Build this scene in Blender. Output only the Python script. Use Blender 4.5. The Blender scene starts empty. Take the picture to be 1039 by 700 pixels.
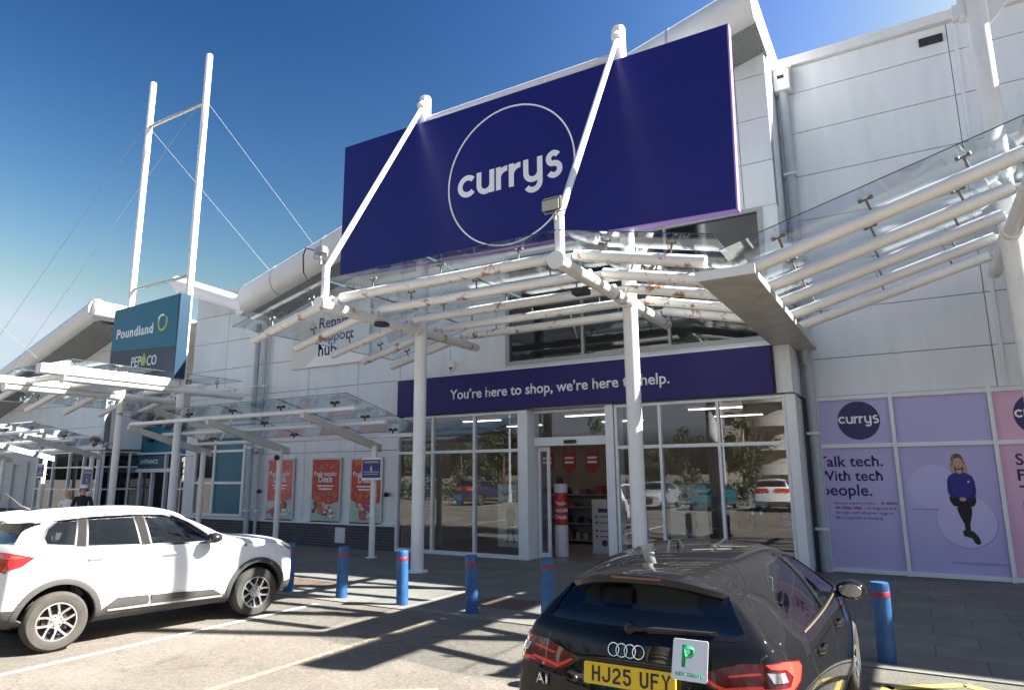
import bpy, bmesh, math, random
from mathutils import Vector, Matrix
from mathutils.bvhtree import BVHTree

random.seed(7)
scn = bpy.context.scene
COL = scn.collection
R = math.radians

# ------------------------------------------------------------------ camera, sky, sun, exposure
CAM_H = 2.0
pit, yaw, rol = R(10.8028), R(30.5448), R(-0.4504)
fwd = Vector((-math.sin(yaw) * math.cos(pit), math.cos(yaw) * math.cos(pit), math.sin(pit)))
rgt = Vector((math.cos(yaw), math.sin(yaw), 0))
upv = rgt.cross(fwd)
r_ = rgt * math.cos(rol) + upv * math.sin(rol)
u_ = upv * math.cos(rol) - rgt * math.sin(rol)
cam = bpy.data.cameras.new('camera')
cam.sensor_width = 36.0
cam.lens = 36.0 * 677.589 / 1039.0
cam.clip_start = 0.05
cam.clip_end = 3000
camo = bpy.data.objects.new('camera', cam)
COL.objects.link(camo)
mw = Matrix.Identity(4)
for i in range(3):
    mw[i][0], mw[i][1], mw[i][2] = r_[i], u_[i], -fwd[i]
mw[2][3] = CAM_H
camo.matrix_world = mw
scn.camera = camo

SUN_DIR = Vector((1.0, 0.43, 1.0)).normalized()
sun_el = math.asin(SUN_DIR.z)
sun_az = math.atan2(SUN_DIR.x, SUN_DIR.y)
W = bpy.data.worlds.new('World')
scn.world = W
W.use_nodes = True
nt = W.node_tree
nt.nodes.clear()
sky = nt.nodes.new('ShaderNodeTexSky')
sky.sky_type = 'NISHITA'
sky.sun_disc = False
sky.sun_elevation = sun_el
sky.sun_rotation = sun_az
sky.air_density = 1.9
sky.dust_density = 3.0
sky.altitude = 0
sky.ozone_density = 4.0
bg = nt.nodes.new('ShaderNodeBackground')
bg.inputs['Strength'].default_value = 0.055
wo = nt.nodes.new('ShaderNodeOutputWorld')
# a deep, polarised-looking sky: more contrast between zenith and horizon, channel by channel;
# the glare round the sun itself is left to the sun lamp
sr = nt.nodes.new('ShaderNodeSeparateColor')
cr = nt.nodes.new('ShaderNodeCombineColor')
nt.links.new(sky.outputs[0], sr.inputs[0])
for ch, (gam_, gain, top_) in enumerate(((3.83, 0.0397, 2.35), (3.12, 0.0394, 2.75), (2.96, 0.0344, 3.3))):
    pw = nt.nodes.new('ShaderNodeMath')
    pw.operation = 'POWER'
    pw.inputs[1].default_value = gam_
    ml = nt.nodes.new('ShaderNodeMath')
    ml.operation = 'MULTIPLY'
    ml.inputs[1].default_value = gain
    mi_ = nt.nodes.new('ShaderNodeMath')
    mi_.operation = 'MINIMUM'
    mi_.inputs[1].default_value = top_
    nt.links.new(sr.outputs[ch], pw.inputs[0])
    nt.links.new(pw.outputs[0], ml.inputs[0])
    nt.links.new(ml.outputs[0], mi_.inputs[0])
    out_ = mi_.outputs[0]
    if ch > 0:                                      # low haze is white, never yellow
        mxn = nt.nodes.new('ShaderNodeMath')
        mxn.operation = 'MAXIMUM'
        g2 = nt.nodes.new('ShaderNodeMath')
        g2.operation = 'MULTIPLY'
        g2.inputs[1].default_value = (0, 1.07, 1.14)[ch]
        nt.links.new(prev_out, g2.inputs[0])
        nt.links.new(g2.outputs[0], mxn.inputs[0])
        nt.links.new(out_, mxn.inputs[1])
        out_ = mxn.outputs[0]
    prev_out = out_
    nt.links.new(out_, cr.inputs[ch])
nt.links.new(cr.outputs[0], bg.inputs[0])
nt.links.new(bg.outputs[0], wo.inputs[0])

sl = bpy.data.lights.new('sun', 'SUN')
sl.energy = 5.0
sl.angle = R(0.5)
sl.color = (1.0, 0.955, 0.89)
so = bpy.data.objects.new('sun', sl)
COL.objects.link(so)
so.rotation_euler = (-SUN_DIR).to_track_quat('-Z', 'Y').to_euler()
so.location = SUN_DIR * 60

scn.view_settings.view_transform = 'Standard'
scn.view_settings.look = 'None'
scn.view_settings.exposure = 2.35
scn.view_settings.gamma = 1.0
scn.view_settings.use_curve_mapping = False
scn.render.engine = 'CYCLES'
scn.cycles.use_denoising = True
scn.cycles.max_bounces = 8
scn.cycles.transparent_max_bounces = 24
scn.cycles.caustics_reflective = False
scn.cycles.caustics_refractive = False

# ------------------------------------------------------------------ materials
MATS = {}


def mat(name, col, rough=0.5, metal=0.0, var=0.0, vs=4.0, bump=0.0, bs=40.0, coat=0.0, stretch=None,
        col2=None, spec=0.5, lo=0.35, hi=0.7, det=6.0):
    if name in MATS:
        return MATS[name]
    m = bpy.data.materials.new(name)
    m.use_nodes = True
    n = m.node_tree.nodes
    l = m.node_tree.links
    b = n['Principled BSDF']
    b.inputs['Roughness'].default_value = rough
    b.inputs['Metallic'].default_value = metal
    b.inputs['Coat Weight'].default_value = coat
    b.inputs['Coat Roughness'].default_value = 0.03
    b.inputs['Specular IOR Level'].default_value = spec
    b.inputs['Base Color'].default_value = (*col, 1)
    tc = n.new('ShaderNodeTexCoord')
    src = tc.outputs['Object']
    if stretch:
        mp = n.new('ShaderNodeMapping')
        mp.inputs['Scale'].default_value = stretch
        l.new(src, mp.inputs[0])
        src = mp.outputs[0]
    if var or col2:
        nz = n.new('ShaderNodeTexNoise')
        nz.inputs['Scale'].default_value = vs
        nz.inputs['Detail'].default_value = det
        nz.inputs['Roughness'].default_value = 0.62
        l.new(src, nz.inputs['Vector'])
        rp = n.new('ShaderNodeValToRGB')
        rp.color_ramp.elements[0].position = lo
        rp.color_ramp.elements[1].position = hi
        if col2:
            rp.color_ramp.elements[0].color = (*col, 1)
            rp.color_ramp.elements[1].color = (*col2, 1)
        else:
            rp.color_ramp.elements[0].color = (*[c * (1 - var) for c in col], 1)
            rp.color_ramp.elements[1].color = (*[min(1, c * (1 + var)) for c in col], 1)
        l.new(nz.outputs['Fac'], rp.inputs[0])
        l.new(rp.outputs[0], b.inputs['Base Color'])
    if bump:
        nb = n.new('ShaderNodeTexNoise')
        nb.inputs['Scale'].default_value = bs
        nb.inputs['Detail'].default_value = 4
        l.new(src, nb.inputs['Vector'])
        bp = n.new('ShaderNodeBump')
        bp.inputs['Strength'].default_value = bump
        bp.inputs['Distance'].default_value = 0.02
        l.new(nb.outputs['Fac'], bp.inputs['Height'])
        l.new(bp.outputs[0], b.inputs['Normal'])
    MATS[name] = m
    return m


def glass(name, tint, refl=1.5, rough=0.0, fmul=1.0):
    """thin architectural glazing: tinted see-through plus a Fresnel mirror"""
    m = bpy.data.materials.new(name)
    m.use_nodes = True
    n = m.node_tree.nodes
    l = m.node_tree.links
    n.clear()
    o = n.new('ShaderNodeOutputMaterial')
    t = n.new('ShaderNodeBsdfTransparent')
    t.inputs[0].default_value = (*tint, 1)
    g = n.new('ShaderNodeBsdfGlossy')
    g.inputs['Roughness'].default_value = rough
    g.inputs['Color'].default_value = (0.95, 0.97, 1, 1)
    f = n.new('ShaderNodeFresnel')
    ge = n.new('ShaderNodeNewGeometry')      # a thin sheet mirrors the same from both faces
    ir = n.new('ShaderNodeMix')
    ir.inputs[2].default_value = refl
    ir.inputs[3].default_value = 1.0 / refl
    l.new(ge.outputs['Backfacing'], ir.inputs[0])
    l.new(ir.outputs[0], f.inputs['IOR'])
    mu = n.new('ShaderNodeMath')
    mu.operation = 'MULTIPLY'
    mu.use_clamp = True
    mu.inputs[1].default_value = fmul
    l.new(f.outputs[0], mu.inputs[0])
    x = n.new('ShaderNodeMixShader')
    l.new(mu.outputs[0], x.inputs[0])
    l.new(t.outputs[0], x.inputs[1])
    l.new(g.outputs[0], x.inputs[2])
    l.new(x.outputs[0], o.inputs[0])
    MATS[name] = m
    return m


def rusty(name, col, amount=0.6, vs=3.0):
    """white gloss paint with rust patches"""
    m = mat(name, col, 0.35, var=0.05, vs=2)
    n = m.node_tree.nodes
    l = m.node_tree.links
    b = n['Principled BSDF']
    base = b.inputs['Base Color'].links[0].from_socket
    tc = [q for q in n if q.type == 'TEX_COORD'][0]
    nz = n.new('ShaderNodeTexNoise')
    nz.inputs['Scale'].default_value = vs
    nz.inputs['Detail'].default_value = 9
    nz.inputs['Roughness'].default_value = 0.68
    l.new(tc.outputs['Object'], nz.inputs['Vector'])
    rp = n.new('ShaderNodeValToRGB')
    rp.color_ramp.elements[0].position = amount
    rp.color_ramp.elements[1].position = amount + 0.07
    l.new(nz.outputs['Fac'], rp.inputs[0])
    nz2 = n.new('ShaderNodeTexNoise')
    nz2.inputs['Scale'].default_value = 22
    l.new(tc.outputs['Object'], nz2.inputs['Vector'])
    rc = n.new('ShaderNodeValToRGB')
    rc.color_ramp.elements[0].color = (0.20, 0.065, 0.02, 1)
    rc.color_ramp.elements[1].color = (0.52, 0.24, 0.08, 1)
    l.new(nz2.outputs['Fac'], rc.inputs[0])
    mx = n.new('ShaderNodeMix')
    mx.data_type = 'RGBA'
    l.new(rp.outputs[0], mx.inputs[0])
    l.new(base, mx.inputs[6])
    l.new(rc.outputs[0], mx.inputs[7])
    l.new(mx.outputs[2], b.inputs['Base Color'])
    return m


def tarmac():
    m = mat('tarmac', (0.182, 0.162, 0.136), 0.9, var=0.22, vs=0.55, bump=0.7, bs=130)
    n = m.node_tree.nodes
    l = m.node_tree.links
    b = n['Principled BSDF']
    base = b.inputs['Base Color'].links[0].from_socket
    tc = [q for q in n if q.type == 'TEX_COORD'][0]
    # fine aggregate
    v = n.new('ShaderNodeTexVoronoi')
    v.inputs['Scale'].default_value = 48
    l.new(tc.outputs['Object'], v.inputs['Vector'])
    rv = n.new('ShaderNodeValToRGB')
    rv.color_ramp.elements[0].color = (0.62, 0.62, 0.62, 1)
    rv.color_ramp.elements[1].color = (1.2, 1.18, 1.15, 1)
    l.new(v.outputs['Color'], rv.inputs[0])
    m1 = n.new('ShaderNodeMix')
    m1.data_type = 'RGBA'
    m1.blend_type = 'MULTIPLY'
    m1.inputs[0].default_value = 1
    l.new(base, m1.inputs[6])
    l.new(rv.outputs[0], m1.inputs[7])
    # brown stains and oil marks
    s = n.new('ShaderNodeTexNoise')
    s.inputs['Scale'].default_value = 0.9
    s.inputs['Detail'].default_value = 7
    s.inputs['Roughness'].default_value = 0.7
    l.new(tc.outputs['Object'], s.inputs['Vector'])
    rs = n.new('ShaderNodeValToRGB')
    rs.color_ramp.elements[0].position = 0.57
    rs.color_ramp.elements[1].position = 0.70
    l.new(s.outputs['Fac'], rs.inputs[0])
    ms = n.new('ShaderNodeMath')
    ms.operation = 'MULTIPLY'
    ms.inputs[1].default_value = 0.75
    l.new(rs.outputs[0], ms.inputs[0])
    m2 = n.new('ShaderNodeMix')
    m2.data_type = 'RGBA'
    m2.inputs[7].default_value = (0.088, 0.060, 0.037, 1)
    l.new(ms.outputs[0], m2.inputs[0])
    l.new(m1.outputs[2], m2.inputs[6])
    # cracks
    w = n.new('ShaderNodeTexVoronoi')
    w.feature = 'DISTANCE_TO_EDGE'
    w.inputs['Scale'].default_value = 0.55
    dn = n.new('ShaderNodeTexNoise')
    dn.inputs['Scale'].default_value = 2.3
    dn.inputs['Detail'].default_value = 5
    l.new(tc.outputs['Object'], dn.inputs['Vector'])
    va = n.new('ShaderNodeVectorMath')
    va.operation = 'ADD'
    l.new(tc.outputs['Object'], va.inputs[0])
    l.new(dn.outputs['Color'], va.inputs[1])
    l.new(va.outputs[0], w.inputs['Vector'])
    rw = n.new('ShaderNodeValToRGB')
    rw.color_ramp.elements[0].position = 0.0
    rw.color_ramp.elements[0].color = (0.66, 0.66, 0.66, 1)
    rw.color_ramp.elements[1].position = 0.009
    rw.color_ramp.elements[1].color = (1, 1, 1, 1)
    l.new(w.outputs['Distance'], rw.inputs[0])
    m3 = n.new('ShaderNodeMix')
    m3.data_type = 'RGBA'
    m3.blend_type = 'MULTIPLY'
    m3.inputs[0].default_value = 1
    l.new(m2.outputs[2], m3.inputs[6])
    l.new(rw.outputs[0], m3.inputs[7])
    l.new(m3.outputs[2], b.inputs['Base Color'])
    return m


def bricky(name, c1, c2, mortar, scale, bw, rh, ms, rough=0.85, plane='XZ', offset=0.5):
    m = mat(name, c1, rough)
    n = m.node_tree.nodes
    l = m.node_tree.links
    b = n['Principled BSDF']
    tc = [q for q in n if q.type == 'TEX_COORD'][0]
    src = tc.outputs['Object']
    if plane == 'XZ':
        sp = n.new('ShaderNodeSeparateXYZ')
        cb = n.new('ShaderNodeCombineXYZ')
        l.new(src, sp.inputs[0])
        l.new(sp.outputs[0], cb.inputs[0])
        l.new(sp.outputs[2], cb.inputs[1])
        src = cb.outputs[0]
    t = n.new('ShaderNodeTexBrick')
    t.offset = offset
    t.inputs['Color1'].default_value = (*c1, 1)
    t.inputs['Color2'].default_value = (*c2, 1)
    t.inputs['Mortar'].default_value = (*mortar, 1)
    t.inputs['Scale'].default_value = scale
    t.inputs['Brick Width'].default_value = bw
    t.inputs['Row Height'].default_value = rh
    t.inputs['Mortar Size'].default_value = ms
    l.new(src, t.inputs['Vector'])
    nz = n.new('ShaderNodeTexNoise')
    nz.inputs['Scale'].default_value = 1.3
    nz.inputs['Detail'].default_value = 8
    nz.inputs['Roughness'].default_value = 0.7
    l.new(src, nz.inputs['Vector'])
    rp = n.new('ShaderNodeValToRGB')
    rp.color_ramp.elements[0].position = 0.3
    rp.color_ramp.elements[1].position = 0.72
    rp.color_ramp.elements[0].color = (0.72, 0.72, 0.72, 1)
    rp.color_ramp.elements[1].color = (1.18, 1.16, 1.12, 1)
    l.new(nz.outputs['Fac'], rp.inputs[0])
    mx = n.new('ShaderNodeMix')
    mx.data_type = 'RGBA'
    mx.blend_type = 'MULTIPLY'
    mx.inputs[0].default_value = 1
    l.new(t.outputs[0], mx.inputs[6])
    l.new(rp.outputs[0], mx.inputs[7])
    l.new(mx.outputs[2], b.inputs['Base Color'])
    return m


def worn_paint(name, col, keep=0.5):
    """road paint with the tarmac showing through where it has worn away"""
    m = mat(name, col, 0.8, bump=0.5, bs=130)
    n = m.node_tree.nodes
    l = m.node_tree.links
    b = n['Principled BSDF']
    tc = [q for q in n if q.type == 'TEX_COORD'][0]
    nz = n.new('ShaderNodeTexNoise')
    nz.inputs['Scale'].default_value = 9
    nz.inputs['Detail'].default_value = 9
    nz.inputs['Roughness'].default_value = 0.75
    l.new(tc.outputs['Object'], nz.inputs['Vector'])
    rp = n.new('ShaderNodeValToRGB')
    rp.color_ramp.elements[0].position = keep
    rp.color_ramp.elements[1].position = keep + 0.1
    rp.color_ramp.elements[0].color = (*col, 1)
    rp.color_ramp.elements[1].color = (0.182, 0.162, 0.136, 1)
    l.new(nz.outputs['Fac'], rp.inputs[0])
    l.new(rp.outputs[0], b.inputs['Base Color'])
    return m


def corrugated(name, col, axis=1, scale=22.0, rough=0.5):
    m = mat(name, col, rough, var=0.06, vs=2)
    n = m.node_tree.nodes
    l = m.node_tree.links
    b = n['Principled BSDF']
    tc = [q for q in n if q.type == 'TEX_COORD'][0]
    w = n.new('ShaderNodeTexWave')
    w.bands_direction = 'XYZ'[axis]
    w.inputs['Scale'].default_value = scale / 6.283
    l.new(tc.outputs['Object'], w.inputs['Vector'])
    bp = n.new('ShaderNodeBump')
    bp.inputs['Strength'].default_value = 0.9
    bp.inputs['Distance'].default_value = 0.03
    l.new(w.outputs['Fac'], bp.inputs['Height'])
    l.new(bp.outputs[0], b.inputs['Normal'])
    return m


clad = mat('grey_cladding', (0.70, 0.74, 0.78), 0.40, var=0.09, vs=2.8, stretch=(1, 1, 0.16), lo=0.25, hi=0.8)
gap = mat('panel_gap', (0.22, 0.23, 0.245), 0.7)
whitemetal = mat('white_metal', (0.80, 0.80, 0.80), 0.32, var=0.04, vs=2)
roofmetal = mat('roof_metal', (0.70, 0.71, 0.72), 0.38, var=0.06, vs=1.5)
rust = rusty('rusty_white_paint', (0.82, 0.80, 0.76), 0.565, 3.4)
rust2 = rusty('chipped_white_paint', (0.82, 0.81, 0.79), 0.66, 4.0)
frame = mat('white_frame', (0.74, 0.76, 0.80), 0.35, var=0.03)
greypaint = mat('grey_paint', (0.42, 0.45, 0.48), 0.42, var=0.06, vs=2)
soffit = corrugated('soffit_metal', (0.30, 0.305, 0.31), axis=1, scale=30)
navy = mat('navy_sign', (0.014, 0.015, 0.160), 0.38, var=0.08, vs=0.8, spec=0.3)
navyband = mat('navy_band', (0.019, 0.014, 0.135), 0.45, var=0.05, vs=1.2, spec=0.3)
lilacedge = mat('lilac_edge', (0.42, 0.25, 0.62), 0.4)
letter = mat('letter_white', (0.90, 0.90, 0.93), 0.4)
lilac = mat('lilac_vinyl', (0.47, 0.43, 0.74), 0.45, var=0.03, vs=0.7)
lilac2 = mat('lilac_ball', (0.57, 0.53, 0.83), 0.5)
lilac3 = mat('lilac_shade_print', (0.34, 0.30, 0.60), 0.5)
pink = mat('pink_vinyl', (0.72, 0.42, 0.60), 0.45, var=0.03, vs=0.7)
ink = mat('navy_print', (0.026, 0.016, 0.12), 0.45)
redink = mat('magenta_print', (0.42, 0.05, 0.18), 0.5)
greyink = mat('violet_print', (0.22, 0.17, 0.40), 0.5)
teal = mat('teal_sign', (0.0, 0.125, 0.205), 0.4, var=0.05, vs=1)
tealdark = mat('slate_sign', (0.040, 0.048, 0.075), 0.45)
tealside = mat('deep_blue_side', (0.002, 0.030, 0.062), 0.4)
yellowgreen = mat('lime_print', (0.42, 0.50, 0.10), 0.5)
bricks = bricky('blue_brick', (0.045, 0.047, 0.058), (0.075, 0.075, 0.088), (0.14, 0.14, 0.14), 1.0, 0.225, 0.075, 0.010)
paving = bricky('paving_slabs', (0.19, 0.182, 0.165), (0.16, 0.155, 0.143), (0.07, 0.068, 0.062), 1.0, 0.9, 0.6, 0.006, plane='XY')
kerbm = mat('kerb_stone', (0.20, 0.185, 0.16), 0.9, var=0.2, vs=3, bump=0.3, bs=60)
tar = tarmac()
paintw = worn_paint('worn_white_paint', (0.72, 0.71, 0.68), 0.53)
painty = worn_paint('worn_yellow_paint', (0.42, 0.32, 0.15), 0.44)
painty2 = worn_paint('yellow_paint', (0.62, 0.43, 0.08), 0.56)
canglass = glass('canopy_glass', (0.925, 0.955, 0.96), 1.52)
shopglass = glass('shop_glass', (0.74, 0.79, 0.80), 1.9, fmul=1.3)
darkglass = glass('tinted_glass', (0.36, 0.40, 0.42), 1.7)
carglass = glass('car_glass', (0.46, 0.51, 0.52), 1.75)
rearglass = glass('rear_car_glass', (0.55, 0.60, 0.60), 1.75)
glassedge = mat('glass_edge', (0.05, 0.09, 0.09), 0.25)
black = mat('black_plastic', (0.018, 0.018, 0.02), 0.5)
blackgloss = mat('gloss_black_trim', (0.010, 0.010, 0.011), 0.12)
rubber = mat('tyre_rubber', (0.040, 0.038, 0.036), 0.85, var=0.25, vs=9)
tyreside = mat('dusty_tyre', (0.055, 0.050, 0.043), 0.9, var=0.2, vs=7)
alloy = mat('machined_alloy', (0.58, 0.57, 0.56), 0.34, metal=0.9)
alloydark = mat('dark_alloy', (0.035, 0.035, 0.037), 0.4)
disc = mat('brake_disc', (0.05, 0.045, 0.04), 0.5, metal=0.5)
chrome = mat('chrome', (0.80, 0.80, 0.82), 0.10, metal=1.0)
clampsteel = mat('dull_bronze_steel', (0.20, 0.18, 0.15), 0.45, metal=0.6, var=0.15, vs=6)
steel = mat('galvanised_steel', (0.42, 0.42, 0.41), 0.38, metal=0.8, var=0.1, vs=6)
blackpaint = mat('black_car_paint', (0.009, 0.009, 0.010), 0.3, coat=0.75, spec=0.0)
whitepaint = mat('white_car_paint', (0.83, 0.83, 0.83), 0.30, coat=0.7)
cladding = mat('dark_grey_trim', (0.06, 0.058, 0.055), 0.65, var=0.1, vs=10)
lampred = mat('lamp_red', (0.52, 0.012, 0.012), 0.12, coat=1.0)
lampbright = mat('lamp_red_bright', (0.80, 0.06, 0.035), 0.18, coat=1.0)
lampdark = mat('lamp_dark_red', (0.10, 0.006, 0.008), 0.12, coat=1.0)
lampamber = mat('lamp_amber', (0.75, 0.28, 0.03), 0.18, coat=1.0)
lampclear = mat('lamp_clear', (0.62, 0.64, 0.66), 0.12, metal=0.6, coat=1.0)
plateyellow = mat('plate_yellow', (0.78, 0.52, 0.015), 0.4)
plateblack = mat('plate_black', (0.012, 0.012, 0.012), 0.5)
green = mat('p_green', (0.0, 0.32, 0.10), 0.5)
headliner = mat('headliner', (0.36, 0.35, 0.33), 0.9)
white = mat('white_card', (0.86, 0.86, 0.86), 0.5)
seat = mat('seat_cloth', (0.16, 0.16, 0.165), 0.85)
dash = mat('dashboard', (0.03, 0.03, 0.033), 0.7)
blue = mat('bollard_blue', (0.016, 0.085, 0.245), 0.5, col2=(0.05, 0.14, 0.29), vs=9, lo=0.45, hi=0.75)
redband = mat('bollard_red', (0.24, 0.022, 0.045), 0.45)
poster_red = mat('poster_red', (0.45, 0.02, 0.035), 0.35, col2=(0.50, 0.07, 0.03), vs=6.5, lo=0.42, hi=0.62)
poster_pink = mat('poster_pink', (0.62, 0.07, 0.22), 0.35, col2=(0.65, 0.20, 0.10), vs=6.0, lo=0.40, hi=0.62)
poster_teal = mat('poster_mint', (0.30, 0.46, 0.44), 0.35, col2=(0.44, 0.56, 0.52), vs=6)
poster_orange = mat('poster_orange', (0.62, 0.22, 0.03), 0.35, col2=(0.52, 0.05, 0.03), vs=14)
poster_berry = mat('poster_berry', (0.35, 0.05, 0.04), 0.35, col2=(0.5, 0.22, 0.14), vs=16)
skinm = mat('skin', (0.55, 0.33, 0.24), 0.55)
fairhair = mat('fair_hair', (0.50, 0.36, 0.20), 0.6, var=0.2, vs=30)
brownhair = mat('brown_hair', (0.13, 0.075, 0.045), 0.6, var=0.25, vs=25)
dark_cloth = mat('dark_cloth', (0.022, 0.022, 0.026), 0.85)
jumper = mat('royal_blue_print', (0.030, 0.022, 0.25), 0.6)
floor_m = mat('shop_floor', (0.22, 0.18, 0.155), 0.35, var=0.1, vs=2)
shopwall = mat('shop_wall', (0.42, 0.34, 0.29), 0.8, var=0.15, vs=1)
shopceil = mat('shop_ceiling', (0.55, 0.52, 0.48), 0.8)
bark = mat('bark', (0.12, 0.085, 0.06), 0.9, var=0.3, vs=8)
leafm = mat('leaf_green', (0.032, 0.055, 0.018), 0.6, var=0.45, vs=0.8)
leafm2 = mat('leaf_yellow_green', (0.06, 0.085, 0.022), 0.6, var=0.4, vs=0.8)
concrete = mat('pale_concrete', (0.42, 0.39, 0.34), 0.8, var=0.1, vs=0.4)
beige = mat('stained_cream_cladding', (0.36, 0.32, 0.26), 0.6, var=0.28, vs=1.6)
ironrust = mat('rusty_iron', (0.13, 0.085, 0.062), 0.8, var=0.4, vs=18)
lampamberglobe = mat('amber_globe', (0.30, 0.15, 0.03), 0.25, coat=0.5)


# ------------------------------------------------------------------ object helpers
def wloc(o):
    v = Vector((0, 0, 0))
    while o is not None:
        v += o.location
        o = o.parent
    return v


def tag(o, label=None, cat=None, group=None, kind=None):
    if label:
        o['label'] = label
    if cat:
        o['category'] = cat
    if group:
        o['group'] = group
    if kind:
        o['kind'] = kind
    return o


def thing(name, label, cat, loc=(0, 0, 0), group=None):
    o = bpy.data.objects.new(name, None)
    o.empty_display_size = 0.2
    COL.objects.link(o)
    o.location = loc
    return tag(o, label, cat, group)


def mesh_obj(name, me, parent=None, loc=None):
    o = bpy.data.objects.new(name, me)
    COL.objects.link(o)
    if parent is not None:
        o.parent = parent
    if loc is not None:
        o.location = loc
    return o


def children(o):
    return [c for c in COL.objects if c.parent is o]


def copy_tree(o, parent=None, index=None, skip=()):
    if index is None:
        index = {}
        for c in COL.objects:
            index.setdefault(c.parent, []).append(c)
    n = o.copy()
    COL.objects.link(n)
    n.parent = parent
    for c in index.get(o, []):
        if c.name.split('.')[0] not in skip:
            copy_tree(c, n, index, skip)
    return n


class MB:
    """collects shapes given in world coordinates, then links them as ONE mesh object"""

    def __init__(s):
        s.bm = bmesh.new()
        s.mi = 0

    def V(s, p):
        return s.bm.verts.new(p)

    def F(s, vs):
        try:
            f = s.bm.faces.new(vs)
            f.material_index = s.mi
            return f
        except ValueError:
            return None

    def poly(s, pts):
        return s.F([s.V(p) for p in pts])

    def box(s, x0, x1, y0, y1, z0, z1):
        v = [s.V((x, y, z)) for x in (x0, x1) for y in (y0, y1) for z in (z0, z1)]
        for a in ((0, 1, 3, 2), (4, 6, 7, 5), (0, 4, 5, 1), (2, 3, 7, 6), (0, 2, 6, 4), (1, 5, 7, 3)):
            s.F([v[i] for i in a])
        return s

    def bar(s, p, q, w, h, up=(0, 0, 1)):
        p, q = Vector(p), Vector(q)
        d = (q - p).normalized()
        sd = d.cross(Vector(up)).normalized() * (w / 2)
        u = sd.normalized().cross(d).normalized() * (h / 2)
        v = [s.V(c + a * sd + b * u) for c in (p, q) for a in (-1, 1) for b in (-1, 1)]
        for a in ((0, 1, 3, 2), (4, 6, 7, 5), (0, 4, 5, 1), (2, 3, 7, 6), (0, 2, 6, 4), (1, 5, 7, 3)):
            s.F([v[i] for i in a])
        return s

    def tube(s, pts, r, n=12, cap=True):
        pts = [Vector(p) for p in pts]
        rs = r if isinstance(r, (list, tuple)) else [r] * len(pts)
        rings = []
        ref = None
        for i, p in enumerate(pts):
            a = pts[max(0, i - 1)]
            b = pts[min(len(pts) - 1, i + 1)]
            d = (b - a).normalized()
            if ref is None:
                ref = Vector((0, 0, 1)) if abs(d.z) < 0.9 else Vector((1, 0, 0))
            x = d.cross(ref).normalized()
            y = x.cross(d).normalized()
            ref = y
            rings.append([s.V(p + (x * math.cos(t) + y * math.sin(t)) * rs[i])
                          for t in [2 * math.pi * k / n for k in range(n)]])
        for a, b in zip(rings, rings[1:]):
            for k in range(n):
                s.F([a[k], a[(k + 1) % n], b[(k + 1) % n], b[k]])
        if cap:
            s.F(rings[0][::-1])
            s.F(rings[-1])
        return s

    def loft(s, rings, closed=True, cap=True):
        rv = [[s.V(p) for p in r] for r in rings]
        n = len(rv[0])
        for a, b in zip(rv, rv[1:]):
            for k in range(n if closed else n - 1):
                s.F([a[k], a[(k + 1) % n], b[(k + 1) % n], b[k]])
        if cap and closed:
            s.F(rv[0][::-1])
            s.F(rv[-1])
        return s

    def prism(s, pts, f0, f1):
        """2D outline placed by f0 (back) and f1 (front)"""
        a = [s.V(f0(*p)) for p in pts]
        b = [s.V(f1(*p)) for p in pts]
        n = len(pts)
        s.F(b)
        s.F(a[::-1])
        for k in range(n):
            s.F([a[k], a[(k + 1) % n], b[(k + 1) % n], b[k]])
        return s

    def xz(s, pts, y0, y1):
        """outline in X,Z; front (towards the camera) at y0, back at y1"""
        return s.prism(pts, lambda x, z: (x, y1, z), lambda x, z: (x, y0, z))

    def lathe(s, prof, c, axis='z', n=24, cap=False):
        c = Vector(c)
        rings = []
        for r, h in prof:
            ring = []
            for k in range(n):
                t = 2 * math.pi * k / n
                a, b = r * math.cos(t), r * math.sin(t)
                p = {'z': (a, b, h), 'y': (b, h, a), 'x': (h, a, b)}[axis]
                ring.append(s.V(c + Vector(p)))
            rings.append(ring)
        for a, b in zip(rings, rings[1:]):
            for k in range(n):
                s.F([a[k], a[(k + 1) % n], b[(k + 1) % n], b[k]])
        if cap:
            s.F(rings[0][::-1])
            s.F(rings[-1])
        return s

    def build(s, name, mats, parent=None, loc=None, smooth=None, bevel=0.0, norm=True):
        if norm:
            bmesh.ops.recalc_face_normals(s.bm, faces=s.bm.faces[:])
        if bevel:
            es = [e for e in s.bm.edges if len(e.link_faces) == 2 and e.calc_face_angle(0) > 0.6]
            bmesh.ops.bevel(s.bm, geom=es, offset=bevel, segments=2, affect='EDGES', clamp_overlap=True)
        org = wloc(parent) if parent is not None else Vector(loc or (0, 0, 0))
        if org.length:
            bmesh.ops.translate(s.bm, verts=s.bm.verts[:], vec=-org)
        me = bpy.data.meshes.new(name)
        s.bm.to_mesh(me)
        s.bm.free()
        for m in (mats if isinstance(mats, (list, tuple)) else [mats]):
            me.materials.append(m)
        if smooth:
            for p in me.polygons:
                p.use_smooth = True
            me.set_sharp_from_angle(angle=R(smooth))
        return mesh_obj(name, me, parent, None if parent is not None else org)


def circ(cx, cz, rx, rz=None, n=40, a0=0, a1=360):
    rz = rz or rx
    full = abs(a1 - a0) >= 360
    k = n if full else n + 1
    return [(cx + rx * math.cos(R(a0 + (a1 - a0) * i / n)), cz + rz * math.sin(R(a0 + (a1 - a0) * i / n))) for i in range(k)]


def rrect(x0, x1, z0, z1, r, n=5):
    out = []
    for cx, cz, a in ((x1 - r, z1 - r, 0), (x0 + r, z1 - r, 90), (x0 + r, z0 + r, 180), (x1 - r, z0 + r, 270)):
        out += circ(cx, cz, r, n=n, a0=a, a1=a + 90)
    return out


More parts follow.
